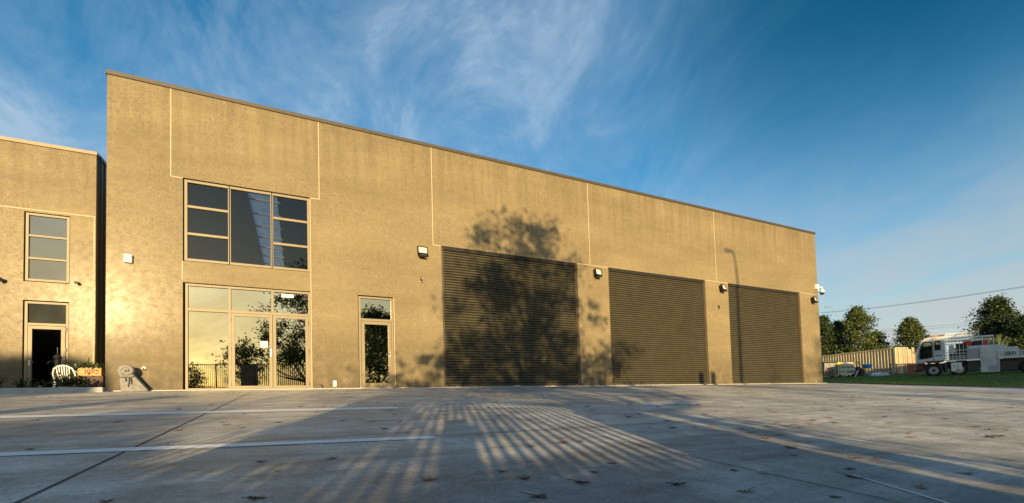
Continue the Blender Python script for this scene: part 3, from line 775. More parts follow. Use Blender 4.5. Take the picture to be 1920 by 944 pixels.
root = empty('planter_box', (-1.10, 2.6, .57), 0, 'orange timber planter box with branded lettering and green plants beside the white chair', 'planter')
m = MB(); m.box(-.27, .27, -.15, .15, 0, .24); m.build('box', M_wood, root, bevel=.006)
text('branded_lettering', 'BBQ', .17, M_brown, Matrix.Translation((.05, -.153, .12)) @ FRONT, root)
m = MB()
for x_ in (-.17, .24): m.lathe([(.012, 0), (.012, .004)], n=8, M=Matrix.Translation((x_, -.151, .18)) @ Matrix.Rotation(rad(90), 4, 'X'))
m.build('screw', M_black, root)
P = nr.normal(size=(260, 3))*np.array([.2, .12, .07])+np.array([-.05, 0, .27]); V, Q = leaf_quads(P, .09); np_mesh('foliage', V, Q, M_leafd, root)
m = MB(); m.box(-1.42, -.78, 2.42, 2.85, .0, .565); m.box(-1.44, -.76, 2.4, 2.44, .20, .24); o = m.build('timber_stand', M_brown); tag(o, 'dark brown board stand under the orange planter box', 'stand')
root = empty('plant_bowl', (-1.25, 1.6, .03), 0, 'low cream bowl with a leafy dark plant on the bed behind the kerb', 'plant pot')
m = MB(); m.lathe([(.12, 0), (.2, .06), (.25, .13), (.26, .16), (.23, .16)], n=22); m.build('bowl', M_pot, root, smooth=True)
P = nr.normal(size=(420, 3))*np.array([.19, .17, .09])+np.array([0, 0, .30]); V, Q = leaf_quads(P, .09); np_mesh('foliage', V, Q, M_leafd, root)
root = empty('hand_pump', (-1.98, 2.9, 0), 0, 'tall black cast iron hand pump standing in front of the glass door', 'pump')
m = MB(); m.lathe([(.15, 0), (.15, .1), (.12, .14), (.12, .62), (.15, .64), (.15, .70), (.10, .74)], n=18); m.build('base_column', M_iron, root, smooth=False)
m = MB(); m.lathe([(.085, .74), (.075, .8), (.075, 1.08), (.10, 1.12), (.08, 1.2), (.02, 1.25)], n=16); m.build('barrel', M_iron, root)
m = MB(); m.tube([(0, 0, 1.2), (.0, 0, 1.45)], .012, 6); m.tube([(.07, 0, 1.12), (.17, 0, 1.18), (.22, 0, .9), (.23, 0, .7)], .016, 8); m.build('lever', M_iron, root)
m = MB(); m.tube([(-.06, -.02, 1.02), (-.16, -.05, 1.02), (-.2, -.06, .94)], .026, 8); m.build('spout', M_iron, root)
for px, lab in ((28, 'small solar garden light on a thin stake at the frame edge end of the bed'), (75, 'small solar garden light with a square head in front of the glass door'), (187, 'small solar garden light under the planter box near the kerb end')):
    P0 = fac(px, 727, .3)
    root = empty('garden_light', (P0.x, .3, .0), 0, lab, 'garden light')
    m = MB(); m.tube([(0, 0, 0), (0, 0, .13)], .006, 6); m.build('stake', M_steel, root)
    m = MB(); m.lathe([(.01, .12), (.035, .16), (.035, .17)], n=12); m.lathe([(.018, .085), (.022, .12)], n=10); m.build('head', M_steel, root)
# bed plants
def bush(name, base, rx, rz, n, leaf, mat, label, spike=False, seed=1):
    g = np.random.default_rng(seed); root = empty(name, base, 0, label, 'plant', 'plants in the bed behind the kerb')
    if spike:
        V = []; Fq = []
        for i in range(n):
            th = g.uniform(0, 6.28); ln = g.uniform(.5, 1)*rz*1.5; out = g.uniform(.2, 1)*rx; q = np.array([math.cos(th), math.sin(th), 0]); t = np.array([-math.sin(th), math.cos(th), 0])*leaf
            p0 = q*.02; p1 = q*out*.5+np.array([0, 0, ln*.6]); p2 = q*out+np.array([0, 0, ln*g.uniform(.5, .95)])
            o_ = len(V); V += [p0-t, p0+t, p1+t*.8, p1-t*.8, p2, p2+t*.05]; Fq += [(o_, o_+1, o_+2, o_+3), (o_+3, o_+2, o_+5, o_+4)]
        np_mesh('foliage', np.array(V), np.array(Fq), mat, root)
    else:
        P = g.normal(size=(n, 3))*np.array([rx, rx, rz])*.45+np.array([0, 0, rz*.6]); P = P[P[:, 2] > 0]
        V, Q = leaf_quads(P, leaf); np_mesh('foliage', V, Q, mat, root)
    m = MB()
    for i in range(4): m.tube([(0, 0, 0), (g.uniform(-.3, .3)*rx, g.uniform(-.3, .3)*rx, rz*.7)], .008, 5)
    m.build('stem', M_trunk, root)
LB = ['dark bushy plant at the frame edge end of the kerbed bed', 'spiky strap leaved plant near the glass door', 'low dark shrub between the spiky plants of the bed', 'arching grassy plant just left of the hand pump', 'small dark shrub at the foot of the hand pump']
bush('shrub', (-4.0, 1.9, 0), .6, .55, 900, .08, M_leafd, LB[0], seed=3)
bush('strap_plant', (-3.05, 2.2, 0), .5, .55, 70, .016, M_leafd, LB[1], True, 4)
bush('shrub', (-3.35, 1.5, 0), .5, .35, 700, .07, M_leafd, LB[2], seed=5)
bush('strap_plant', (-2.55, 2.4, 0), .5, .5, 60, .014, M_leafd, LB[3], True, 6)
bush('shrub', (-2.2, 2.2, 0), .35, .25, 400, .06, M_leafd, LB[4], seed=8)

# ------------------------------------------------------------------ right of the building: grass, yard
kb = MB(); kb.v = []
ys = rr_(-18, 3, 42)
for i in range(len(ys)-1):
    a, b = ys[i], ys[i+1]; za, zb = zg(0, a), zg(0, b)
    kb.add([(LOTX, a, za-.1), (LOTX+.14, a, za-.1), (LOTX+.14, a, za+.05), (LOTX, a, za+.05), (LOTX, b, zb-.1), (LOTX+.14, b, zb-.1), (LOTX+.14, b, zb+.05), (LOTX, b, zb+.05)],
           [(3, 2, 6, 7), (0, 3, 7, 4), (1, 5, 6, 2)])
tag(kb.build('lot_kerb', simple('dark edging', (.08, .07, .05), .9, var=.3)), kind='structure')
n = 60000
X = nr.uniform(LOTX+.1, 49, n); Y = nr.uniform(-16, 9, n)
Z = np.array([zg(a, b) for a, b in zip(X, Y)])
hgt = nr.uniform(.04, .10, n)*(1+.8*(nr.uniform(size=n) > .93)); th = nr.uniform(0, 6.28, n); wd = .012
ox = np.cos(th)*wd; oy = np.sin(th)*wd; lx = nr.normal(size=n)*.03; ly = nr.normal(size=n)*.03
V = np.stack([np.stack([X-ox, Y-oy, Z-.01], 1), np.stack([X+ox, Y+oy, Z-.01], 1), np.stack([X+lx, Y+ly, Z+hgt], 1)], 1).reshape(-1, 3)
tag(np_mesh('grass', V, np.arange(n*3).reshape(-1, 3), M_grassb), 'short green grass verge between the concrete and the parked truck', 'grass', kind='stuff')

# truck
P0 = pdep(1721, 708, 31.0); P0.z = zg(P0.x, P0.y)+.0
tdir = Vector((R[0][0], R[1][0], 0)).normalized()
rv = ray(1800, 700); TZ = math.atan2(rv.y, rv.x)-rad(85)
P0 = pdep(1721, 708, 31.0)
T = empty('truck', P0, TZ, 'white cab over service truck with open rack and 0800 lettering parked on the grass', 'truck')
T.rotation_euler = (0, rad(.6), TZ)
# local x along length (0 = nose), y away from the viewer, z up
def tprism(poly, y0, y1, name, mat, parent=T, bev=0.0, smooth=False):
    m = MB(); m.prism(poly, y0, y1); return m.build(name, mat, parent, bevel=bev, smooth=smooth)
cabp = [(.02, .95), (.62, .95), (.66, 1.06), (2.06, 1.06), (2.10, 1.3), (2.08, 2.62), (1.95, 2.74), (1.2, 2.74), (.62, 2.66), (.34, 2.48), (.10, 1.95), (.0, 1.5)]
cab = tprism(cabp, 0, 2.2, 'cab', M_wpaint, bev=.04)
tprism([(.17, 1.22), (1.12, 1.30), (1.17, 1.4), (1.16, 2.42), (.52, 2.44), (.40, 2.30), (.2, 1.85)], -.008, .0, 'door_glass_surround', M_rub, cab)
tprism([(.27, 1.78), (.62, 1.76), (.78, 1.86), (1.09, 1.90), (1.10, 2.35), (.56, 2.37), (.46, 2.25), (.29, 1.9)], -.016, -.009, 'side_window', M_glasst, cab)
tprism([(.3, 1.3), (1.0, 1.36), (1.04, 1.62), (.8, 1.7), (.3, 1.68)], -.014, -.009, 'lower_window', M_glasst, cab)
tprism([(1.33, 1.80), (1.78, 1.80), (1.79, 2.47), (1.40, 2.47), (1.33, 2.38)], -.008, 0, 'rear_window_surround', M_rub, cab)
tprism([(1.40, 1.98), (1.72, 1.98), (1.72, 2.40), (1.44, 2.40)], -.014, -.009, 'rear_window', M_glasst, cab)
m = MB(); m.box(1.2, 1.23, -.004, 0, 1.1, 2.55); m.box(.12, .14, -.004, 0, 1.1, 1.6); m.box(1.38, 1.85, -.012, 0, 1.42, 1.46); m.build('door_gap', M_rub, cab)
m = MB(); m.tube([(-.02, 0, 1.65), (-.30, -.1, 1.72), (-.45, -.12, 2.05)], .02, 6); m.box(-.62, -.40, -.2, -.10, 2.0, 2.42); m.build('mirror', M_black, cab)
m = MB(); m.box(-.10, .5, .05, 2.15, .45, .82); m.box(-.02, .6, .02, 2.18, .82, .945); m.build('bumper', simple('dark red steel', (.12, .02, .015), .5), T, bevel=.03)
m = MB(); m.box(-.11, -.02, .2, .5, .52, .72); m.build('headlight', M_white, T)
m = MB(); m.box(1.2, 2.05, .5, 1.7, 2.78, 2.88); m.build('light_bar', M_ora, T, bevel=.02)
m = MB(); m.box(.5, 9.6, .55, 1.65, .55, .93); m.box(2.2, 9.6, .05, 2.15, .94, 1.0); m.box(2.0, 2.2, .02, 2.1, .35, .93); m.box(3.6, 4.4, .1, 2.0, .3, .9); m.box(5.75, 9.5, .3, 1.9, .25, .93)
m.build('chassis', M_black, T)
pts = [(1.2+.68*math.cos(t), .42+.68*math.sin(t)) for t in [rad(k) for k in range(10, 171, 16)]]
inn = [(1.2+.55*math.cos(t), .42+.55*math.sin(t)) for t in [rad(k) for k in range(170, 9, -16)]]
tprism(pts+inn, -.01, .5, 'wheel_arch', M_black)
def wheel(x_, r_=.43):
    Mx = Matrix.Translation((x_, .02, r_)) @ Matrix.Rotation(rad(-90), 4, 'X')
    m = MB(); m.lathe([(r_*.6, 0), (r_*.9, -.0), (r_, .04), (r_, .22), (r_*.9, .26), (r_*.6, .26)], n=28, M=Mx)
    Wt = m.build('wheel', M_rub, T)
    m = MB(); m.lathe([(r_*.58, -.006), (r_*.55, .02), (r_*.42, .05), (r_*.40, .06)], n=24, M=Mx)
    m.build('rim', M_galv, Wt)
    m = MB(); m.lathe([(r_*.2, -.06), (r_*.22, .0), (r_*.25, .05)], n=16, M=Mx)
    for k in range(8): m.lathe([(.02, -.0), (.02, .05)], n=6, M=Mx @ Matrix.Translation((r_*.32*math.cos(k*.785), r_*.32*math.sin(k*.785), -.0)))
    m.build('hub', M_iron, Wt)
wheel(1.2); wheel(3.0); wheel(7.6)
m = MB(); m.box(2.44, 3.2, -.06, .0, .30, .90); m.build('fuel_tank', M_wtube, T, bevel=.05)
m = MB(); m.box(2.62, 2.72, -.07, -.061, .62, .70); m.box(2.9, 2.93, -.07, -.061, .4, .82); m.box(2.8, 3.1, -.07, -.061, .36, .42); m.build('tank_fitting', M_iron, T)
# rack
m = MB(); q = .025
def bar(a, b, r_=.025): m.box(min(a[0], b[0])-r_, max(a[0], b[0])+r_, min(a[1], b[1])-r_, max(a[1], b[1])+r_, min(a[2], b[2])-r_, max(a[2], b[2])+r_)
for yy in (.0, 2.1):
    for a, b in (((2.14, yy, 1.08), (2.14, yy, 2.86)), ((4.44, yy, 2.56), (4.44, yy, 2.86)), ((2.14, yy, 2.86), (4.44, yy, 2.86)), ((3.1, yy, 1.08), (3.1, yy, 2.56)), ((2.14, yy, 2.56), (5.4, yy, 2.50)), ((5.38, yy, 1.95), (5.38, yy, 2.5)), ((4.66, yy, 1.95), (4.66, yy, 2.5)),
                 ((2.14, yy, 2.30), (5.38, yy, 2.30)), ((3.66, yy, 1.1), (3.66, yy, 2.0))):
        bar(a, b, .02)
    for z in (1.72, 1.50, 1.32, 1.20): bar((2.14, yy, z), (3.6, yy, z), .018)
    for x_ in (2.6, 2.85, 3.36): bar((x_, yy, 1.1), (x_, yy, 2.5), .012)
    for k in range(18): bar((2.25+k*.125, yy, 2.58), (2.25+k*.125, yy, 2.84), .012)
for x_ in (2.14, 3.1, 4.44): bar((x_, 0, 2.86), (x_, 2.1, 2.86), .02)
m.box(2.1, 4.46, -.04, 0, 1.02, 1.10); m.build('rack', M_wtube, T)
m = MB()
for x_ in (2.45, 3.33, 3.8, 4.35): m.tube([(x_, -.045, 1.09), (x_, -.07, 1.09)], .03, 8)
m.build('latch', M_wtube, T)
m = MB(); m.box(3.74, 4.42, .02, .07, 1.12, 1.78); m.build('locker_door', M_grey, T)
m = MB(); m.box(3.70, 6.07, .08, 1.9, 1.12, 1.96); m.build('water_tank', M_wpaint, T, bevel=.03)
m = MB(); m.box(6.08, 6.95, .2, 1.8, 1.52, 1.76); m.build('toolbox', M_wpaint, T, bevel=.03)
# side access box with step
m = MB(); m.box(4.46, 4.54, -.03, .07, .20, 1.80); m.box(5.62, 5.70, -.03, .07, .2, 1.12); m.box(4.54, 5.62, -.03, .07, .20, .26); m.box(4.54, 5.62, .04, .07, .262, 1.80); m.box(4.95, 5.62, -.01, .035, .60, .64); m.box(4.54, 4.95, -.02, .038, .26, 1.75); m.build('side_locker', M_wpaint, T)
m = MB(); m.tube([(4.66, -.04, 1.2), (4.66, -.04, 1.66), (4.74, -.04, 1.76), (4.84, -.04, 1.7), (4.86, -.04, 1.22)], .014, 8); m.build('grab_rail', M_wtube, T)
m = MB(); m.box(4.97, 5.6, -.02, .034, .27, .59); m.build('step_recess', M_grey, T)
for a, b in ((5.66, 7.0), (7.04, 8.6), (8.64, 10.2)):
    m = MB(); m.box(a, b, -.05, -.01, 1.12, 1.50); pn = m.build('side_board', M_wpaint, T, bevel=.008)
m = MB(); m.box(5.64, 10.2, -.06, .02, 1.03, 1.115); m.box(5.60, 5.655, -.055, .0, 1.12, 1.56); m.box(5.64, 7.02, -.055, -.005, 1.51, 1.55); m.build('board_rail', M_wtube, T)
text('lettering', '0800', .31, M_black, Matrix.Translation((6.38, -.053, 1.31)) @ FRONT, T, bold=.006, sx=1.15)
text('lettering', 'SAFE', .31, M_black, Matrix.Translation((7.52, -.053, 1.31)) @ FRONT, T, bold=.006, sx=1.15)
for a, b in ((3.5, 4.05), (4.75, 5.15)):
    m = MB(); m.box(a, b, .6, 1.4, 1.97, 2.42); m.build('red_drum', M_red, T, bevel=.05)
m = MB(); m.lathe([(.25, 1.1), (.25, 1.9), (.2, 1.95)], (2.7, 1.0, 0), 14); m.box(3.0, 3.6, .5, 1.5, 1.02, 2.2); m.box(4.1, 4.7, .6, 1.4, 1.97, 2.28); m.build('pump_unit', M_iron, T)
m = MB(); m.box(2.4, 2.75, .3, .36, 1.5, 2.1); m.prism([(2.45, 1.6), (2.95, 1.6), (2.6, 2.2)], .4, .44); m.build('loose_panel', M_wpaint, T)
m = MB(); m.tube([(3.2, .8, 2.8), (3.45, .8, 2.98)], .03, 6); m.tube([(3.9, .8, 2.8), (4.05, .8, 3.02)], .04, 6); m.build('tool_handle', M_rust, T)

# container
def container(p0, dirv, length, label, group, doors=True, z=0.0, h=2.59):
    a = math.atan2(dirv.y, dirv.x); root = empty('shipping_container', (p0.x, p0.y, p0.z), a, label, 'container', group)
    # local: x along length away from the corner, y toward viewer's right (end width), corner at origin
    W = 2.44
    m = MB()
    n = int(length/.278); prof = []
    for i in range(n):
        x0 = .12+i*(length-.24)/n; w_ = (length-.24)/n
        prof += [(x0, 0.0), (x0+w_*.26, 0.0), (x0+w_*.5, .05), (x0+w_*.76, .05)]
    prof.append((length-.12, 0))
    V = [(x, y+.02, z_) for (x, y) in prof for z_ in (.16, h-.12)]; fs = [(2*i, 2*i+2, 2*i+3, 2*i+1) for i in range(len(prof)-1)]
    m.add([(x, -y, z_) for x, y, z_ in V], fs); m.build('side_panel', M_cont, root)
    m = MB(); m.box(0, length, -.10, .005, 0, .158); m.box(0, length, -.08, .005, h-.118, h); m.box(0, .118, -.12, .006, .0, h); m.box(length-.118, length, -.12, .006, 0, h)
    m.build('frame_rail', M_cont, root)
    m = MB(); m.box(.01, length-.01, -W, -.12, .05, h-.06); m.build('body', M_contw, root)
    m = MB(); m.box(-.01, .009, -W, -.13, 0, .15); m.box(-.01, .009, -W, -.13, h-.12, h); m.box(-.01, .012, -W-.0, -W+.1, .15, h-.12); m.box(-.01, .008, -W/2-.06, -W/2+.0, .15, h-.12)
    m.box(-.006, .008, -W/2-.09-.9, -W/2-.1, .2, h-.2); m.box(-.006, .008, -W/2+.1, -.16, .2, h-.2); m.build('door_leaf', M_contw, root)
    m = MB()
    for yy in (-.35, -.95, -1.5, -2.1): m.tube([(-.05, yy, .05), (-.05, yy, h-.06)], .022, 6); m.box(-.07, -.012, yy-.12, yy+.02, .9, .95); m.box(-.07, -.012, yy-.05, yy+.05, .35, .4); m.box(-.07, -.012, yy-.05, yy+.05, 2.1, 2.15)
    m.build('locking_bar', M_contw, root)
    return root
c0 = pdep(1681, 704, 41.0); c1 = pdep(1542, 705, 48.0); dv = (c1-c0); dv.z = 0
# local y must point away to the left of travel direction; end face extends to local -y side
C1 = container(c0, dv.normalized(), 12.19, 'long cream corrugated shipping container nearest the grass verge', 'shipping containers in the yard')
c2 = pdep(1736, 702, 50.0); dv2 = dv.normalized()
C2 = container(c2, dv2, 12.19, 'cream shipping container behind with only its roof edge and door end showing', 'shipping containers in the yard')
m = MB(); m.box(7.6, 10.6, .0, .04, 1.5, 2.1); sg_ = m.build('white_notice', M_white, C1)
text('notice_lettering', 'Containers', .4, simple('navy print', (.05, .07, .3), .5), Matrix.Translation((9.1, .045, 1.85)) @ Matrix.Rotation(math.pi, 4, 'Z') @ FRONT, C1)

# skip with phone number
P = pdep(1551, 709, 38.5); vx = Vector((R[0][0], R[1][0], 0)).normalized(); az = math.atan2(vx.y, vx.x)
SKp = empty('waste_skip', P, az, 'dark waste trailer with a cream sign reading 571 3000 in front of the container', 'skip')
m = MB(); m.box(0, 1.10, .3, 1.9, .28, 1.30); m.box(1.10, 2.55, .3, 1.9, .28, 1.34)
m.box(0, 1.15, .27, .3, .70, .76); m.box(0, .05, .26, .3, .28, 1.3); m.box(-.08, 1.2, .2, .28, .18, .28); m.build('bin_body', M_skip, SKp)
m = MB(); m.box(-.02, 2.58, .25, 1.95, 1.345, 1.40); m.box(-.02, 1.12, .25, .3, 1.48, 1.52)
for k in range(6): m.box(.0+k*.21, .03+k*.21, .26, .29, 1.40, 1.48)
m.build('lid_rail', M_black, SKp)
m = MB(); m.box(1.14, 2.62, .22, .27, .26, 1.28); sg = m.build('sign_board', simple('sign cream', (.60, .55, .42), .6, var=.1, dirt=.2), SKp)
m = MB(); m.lathe([(.19, 0), (.19, .01)], n=18, M=Matrix.Translation((1.28, .215, 1.16)) @ Matrix.Rotation(rad(90), 4, 'X')); m.build('logo_disc', M_yellow, sg)
text('sign_lettering', 'JJ Richards', .30, M_black, Matrix.Translation((1.88, .214, .90)) @ FRONT, SKp, bold=.004)
text('sign_number', '571 3000', .36, M_black, Matrix.Translation((1.88, .214, .48)) @ FRONT, SKp, bold=.006)
for x_ in (.7, 1.4, 2.2):
    m = MB(); m.lathe([(.10, 0), (.12, .02), (.12, .08), (.1, .1)], n=14, M=Matrix.Translation((x_, .4, .10)) @ Matrix.Rotation(rad(90), 4, 'X')); m.build('wheel', M_rub, SKp)
# yard clutter
def yard(x, y, d): return pdep(x, y, d)
def F2(name, P, label, cat): return empty(name, P, az, label, cat)
r_ = F2('blue_tub', yard(1627, 704, 39), 'bright blue plastic tub on the junk pile beside the skip', 'tub')
m = MB(); m.lathe([(.28, 0), (.40, .35), (.43, .36), (.40, .36), (.25, .05)], (0, 0, .62), 18); m.build('tub_shell', M_blue, r_)
m = MB(); m.tube([(-.4, -.05, .9), (-.44, -.1, .8), (-.36, -.1, .74)], .02, 6); m.build('handle', M_blue, r_)
r_ = F2('junk_pile', yard(1616, 707, 38.6), 'dark pile of scrap timber and machinery between the skip and the blue tub', 'scrap')
m = MB(); rj = random.Random(4)
for k in range(16):
    Mx = Matrix.Translation((rj.uniform(-.35, .5), rj.uniform(.2, .8), rj.uniform(.15, .75))) @ Matrix.Rotation(rj.uniform(-.5, .5), 4, 'Y') @ Matrix.Rotation(rj.uniform(-.6, .6), 4, 'Z')
    m.box(-.28, .28, -.12, .12, -.10, .10, M=Mx)
m.build('scrap_body', M_brown, r_); m = MB(); m.tube([(-.3, .4, 1.2), (0, .35, 1.3), (.25, .4, 1.15)], .05, 8); m.lathe([(.2, 0), (.2, .2)], n=14, M=Matrix.Translation((.1, .2, .3)) @ Matrix.Rotation(rad(90), 4, 'X')); m.build('scrap_wheel', M_iron, r_)
m = MB(); m.tube([(0, 0, .0), (.38, .1, .62)], .035, 8); o = m.build('white_pipe', M_wtube, loc=yard(1603, 708, 38.0)); o.rotation_euler = (0, 0, az); tag(o, 'short white pipe leaning against the scrap pile', 'pipe')
for k, (px, py, ln, lab) in enumerate(((1622, 698, 2.6, 'upper weathered plank of the stack beside the blue tub'), (1620, 702, 3.0, 'lower weathered plank of the stack beside the blue tub'), (1640, 694, 1.6, 'short plank lying across the end of the timber stack'))):
    m = MB(); m.box(0, ln, 0, .25, 0, .07); o = m.build('timber_plank', M_plank if k else M_log, loc=yard(px, py, 39.5)); o.rotation_euler = (0, rad(1-k), az); tag(o, lab, 'plank', 'timber in the yard')
g2 = np.random.default_rng(9)
def lump(name, P, sx, sy, sz, mat, label, cat, seed):
    g = np.random.default_rng(seed); bm = bmesh.new(); bmesh.ops.create_icosphere(bm, subdivisions=4, radius=1)
    from mathutils import noise as mn
    for v in bm.verts:
        k = 1+.35*mn.noise(v.co*2.3+Vector((seed, 0, 0)))+.18*mn.noise(v.co*6+Vector((0, seed, 0)))
        v.co = Vector((v.co.x*sx*k, v.co.y*sy*k, max(-.02, v.co.z*k)*sz))
    me = bpy.data.meshes.new(name); bm.to_mesh(me); bm.free(); me.materials.append(mat)
    o = bpy.data.objects.new(name, me); col.objects.link(o); o.location = P; o.rotation_euler = (0, 0, az); return tag(o, label, cat)
lump('tarpaulin', yard(1650, 706.5, 37.5), .85, .5, .33, M_tarp, 'crumpled white tarpaulin heaped on the grass edge', 'tarpaulin', 2)
lump('tarpaulin', yard(1642, 705.5, 37.0), .38, .3, .25, M_white, 'small white bundle at the end of the crumpled tarpaulin', 'bundle', 5)
m = MB()
for k in range(5): m.box(0, 1.1, 0, .12, .12*k, .07+.12*k)
for k in range(2): m.box(.1+k*.8, .2+k*.8, -.02, .14, 0, .62)
o = m.build('timber_pallet', M_plank, loc=yard(1543, 706, 38.5)); o.rotation_euler = (0, 0, az); tag(o, 'stack of weathered boards between the warehouse corner and the skip', 'pallet')
r_ = F2('trailer_frame', yard(1670, 707.5, 37), 'rust red steel trailer frame with a solid red tailboard before the container doors', 'trailer')
m = MB()
for x_ in (.05, .55, 1.25): m.box(x_, x_+.05, 0, .05, .05, 1.08)
m.box(0, 2.35, 0, .05, 1.03, 1.09); m.box(0, 2.35, 0, .05, .08, .14); m.box(0, .06, 0, 1.5, .6, .64); m.build('side_frame', M_rust, r_)
m = MB(); m.box(1.5, 2.35, .06, .1, .14, 1.02); m.build('tailboard', M_rust, r_)
m = MB(); m.lathe([(.14, 0), (.16, .03), (.16, .12), (.14, .15)], n=14, M=Matrix.Translation((1.0, .6, .15)) @ Matrix.Rotation(rad(90), 4, 'X')); m.build('wheel', M_rub, r_)

# trees on the right
def gtree(px, topy, dep, wpx, basey=700, **kw):
    kw['nclump'] = int(kw.get('nclump', 130)*1.25); kw['nleaf'] = 46; kw['clr'] = .07
    P = pdep(px, basey, dep); P.z = zg(P.x, P.y)
    Tp = pdep(px, topy, dep); h = Tp.z-P.z; w_ = wpx*dep/F
    return tree('broadleaf_tree', P, h, w_, **kw)
TG = 'trees beyond the yard'
gtree(1548, 590, 60, 62, label='dark bushy tree half hidden behind the warehouse corner', group=TG, seed=11, nclump=150, nleaf=60, leaf=.26, crown0=.05, shape='oval')
gtree(1577, 600, 62, 60, label='dark rounded tree with a street lamp rising behind it', group=TG, seed=21, nclump=150, nleaf=60, leaf=.26, crown0=.05)
gtree(1612, 575, 58, 74, label='tallest tree of the group behind the cream container, sunlit on one side', group=TG, seed=12, nclump=230, nleaf=60, leaf=.26, crown0=.03, shape='oval', mat=M_leafm)
gtree(1646, 622, 60, 56, label='low dark tree at the falling end of the group behind the container', group=TG, seed=13, nclump=120, nleaf=60, leaf=.24, crown0=.03, shape='cone')
gtree(1711, 594, 56, 62, label='solitary conical green tree rising above the container roof', group=TG, seed=14, nclump=190, nleaf=60, leaf=.24, crown0=.04, shape='oval', mat=M_leafm)
gtree(1877, 556, 50, 92, label='large dark tree directly behind the truck bed', group=TG, seed=15, nclump=260, nleaf=60, leaf=.25, crown0=.03, shape='oval')
gtree(1925, 590, 47, 80, label='dark tree cut by the frame edge behind the truck', group=TG, seed=16, nclump=170, nleaf=60, leaf=.25, crown0=.03)
P = pdep(1872, 690, 40); P.z = zg(P.x, P.y)
root = empty('flax_plant', P, 0, 'spiky pale green flax plant between the truck rack and the large tree', 'plant')
V = []; Q = []; g = np.random.default_rng(3)
for i in range(120):
    th = g.uniform(0, 6.28); ln = g.uniform(1.8, 3.4); q = np.array([math.cos(th), math.sin(th), 0]); t = np.array([-math.sin(th), math.cos(th), 0])*.05
    o1 = g.uniform(.05, .55)*ln; p0 = q*.1; p1 = q*o1*.4+np.array([0, 0, ln*.6]); p2 = q*o1*.8+np.array([0, 0, ln*.9]); p3 = q*o1*1.1+np.array([0, 0, ln*.88-.2*g.uniform()])
    k = len(V); V += [p0-t, p0+t, p1+t, p1-t, p2+t*.6, p2-t*.6, p3, p3+t*.05]; Q += [(k, k+1, k+2, k+3), (k+3, k+2, k+4, k+5), (k+5, k+4, k+7, k+6)]
np_mesh('foliage', np.array(V), np.array(Q), M_flax, root)
m = MB(); m.lathe([(.2, 0), (.12, .5)], n=10); m.build('stem', M_trunk, root)

# street lamps
def street_lamp(base, h, yaw, label, arm=1.6, r0=.09):
    root = empty('street_lamp', base, yaw, label, 'street lamp', 'street lamps')
    m = MB(); pts = [(0, 0, 0), (0, 0, h*.5), (0, 0, h*.78)]; rs = [r0, r0*.8, r0*.6]
    for k in range(1, 9): t = k/8; pts.append((arm*(1-math.cos(t*math.pi/2))*1.0, 0, h*.78+h*.22*math.sin(t*math.pi/2)*1.0)); rs.append(r0*(.6-.25*t))
    m.tube(pts, rs, 10); m.build('pole', M_galv, root, smooth=True)
    m = MB(); x0 = arm-.05; m.lathe([(.02, -.32), (.11, -.26), (.14, 0), (.12, .22), (.03, .32)], (0, 0, 0), 12, M=Matrix.Translation((x0+.32, 0, h-.02)) @ Matrix.Rotation(rad(90), 4, 'Y') @ Matrix.Scale(.5, 4, (1, 0, 0)))
    m.build('lamp_head', M_galv, root, smooth=True); return root
P = pdep(1578, 700, 75); P.z = zg(P.x, P.y); Tp = pdep(1578, 574, 75)
street_lamp(P, Tp.z-P.z, math.pi+az, 'distant street lamp with a curved arm above the trees beyond the yard', arm=1.75, r0=.09)

# power lines
def wire(a, b, sag, name, label, r=.018):
    pts = []
    for k in range(25): t = k/24; p = a*(1-t)+b*t; pts.append(p-Vector((0, 0, sag*4*t*(1-t))))
    m = MB(); m.tube(pts, r, 5); tag(m.build(name, M_cable), label, 'cable', 'power lines')
wire(pdep(1540, 586.5, 95), pdep(2050, 515, 52), .5, 'power_line', 'upper of the close pair of dark power lines crossing the sky on the far side', .02)
wire(pdep(1540, 587.4, 95.2), pdep(2050, 517, 52.2), .5, 'power_line', 'lower of the close pair of dark power lines crossing the sky', .02)
wire(pdep(1630, 619, 110), pdep(2050, 580, 70), .5, 'power_line', 'upper faint thin power line low over the solitary tree', .018)
wire(pdep(1630, 623, 110), pdep(2050, 584, 70), .5, 'power_line', 'lower faint thin power line low over the solitary tree', .018)

# lengthwise scale of the truck body; the wheels keep their round shape
def squeeze(o, k, cx=None):
    if o.type == 'MESH':
        xs = [v.co.x for v in o.data.vertices]
        if o.name.startswith(('wheel', 'rim', 'hub')) and not o.name.startswith('wheel_arch'):
            c = cx if cx is not None else (min(xs)+max(xs))/2
            o.data.transform(Matrix.Translation((c*(k-1), 0, 0)))
        else: c = None; o.data.transform(Matrix.Scale(k, 4, (1, 0, 0)))
        for ch in [q for q in bpy.data.objects if q.parent == o]: squeeze(ch, k, c)
for q in [q for q in bpy.data.objects if q.parent == T]: squeeze(q, .685)
# ------------------------------------------------------------------ behind the camera: what throws the shadows
def bk(P, Yb): return P-SD*((P.y-Yb)/SD.y)
GY = zg(0, -20)
# street lamp: shadow on the third roller door
pb = bk(fac(1393, 715), -26); ph = bk(fac(1366, 470), -26)
street_lamp(Vector((pb.x, -26, zg(0, -26))), ph.z-zg(0, -26), math.pi, 'tall street lamp at the roadside facing the third roller door', arm=pb.x-ph.x-.25, r0=.13)
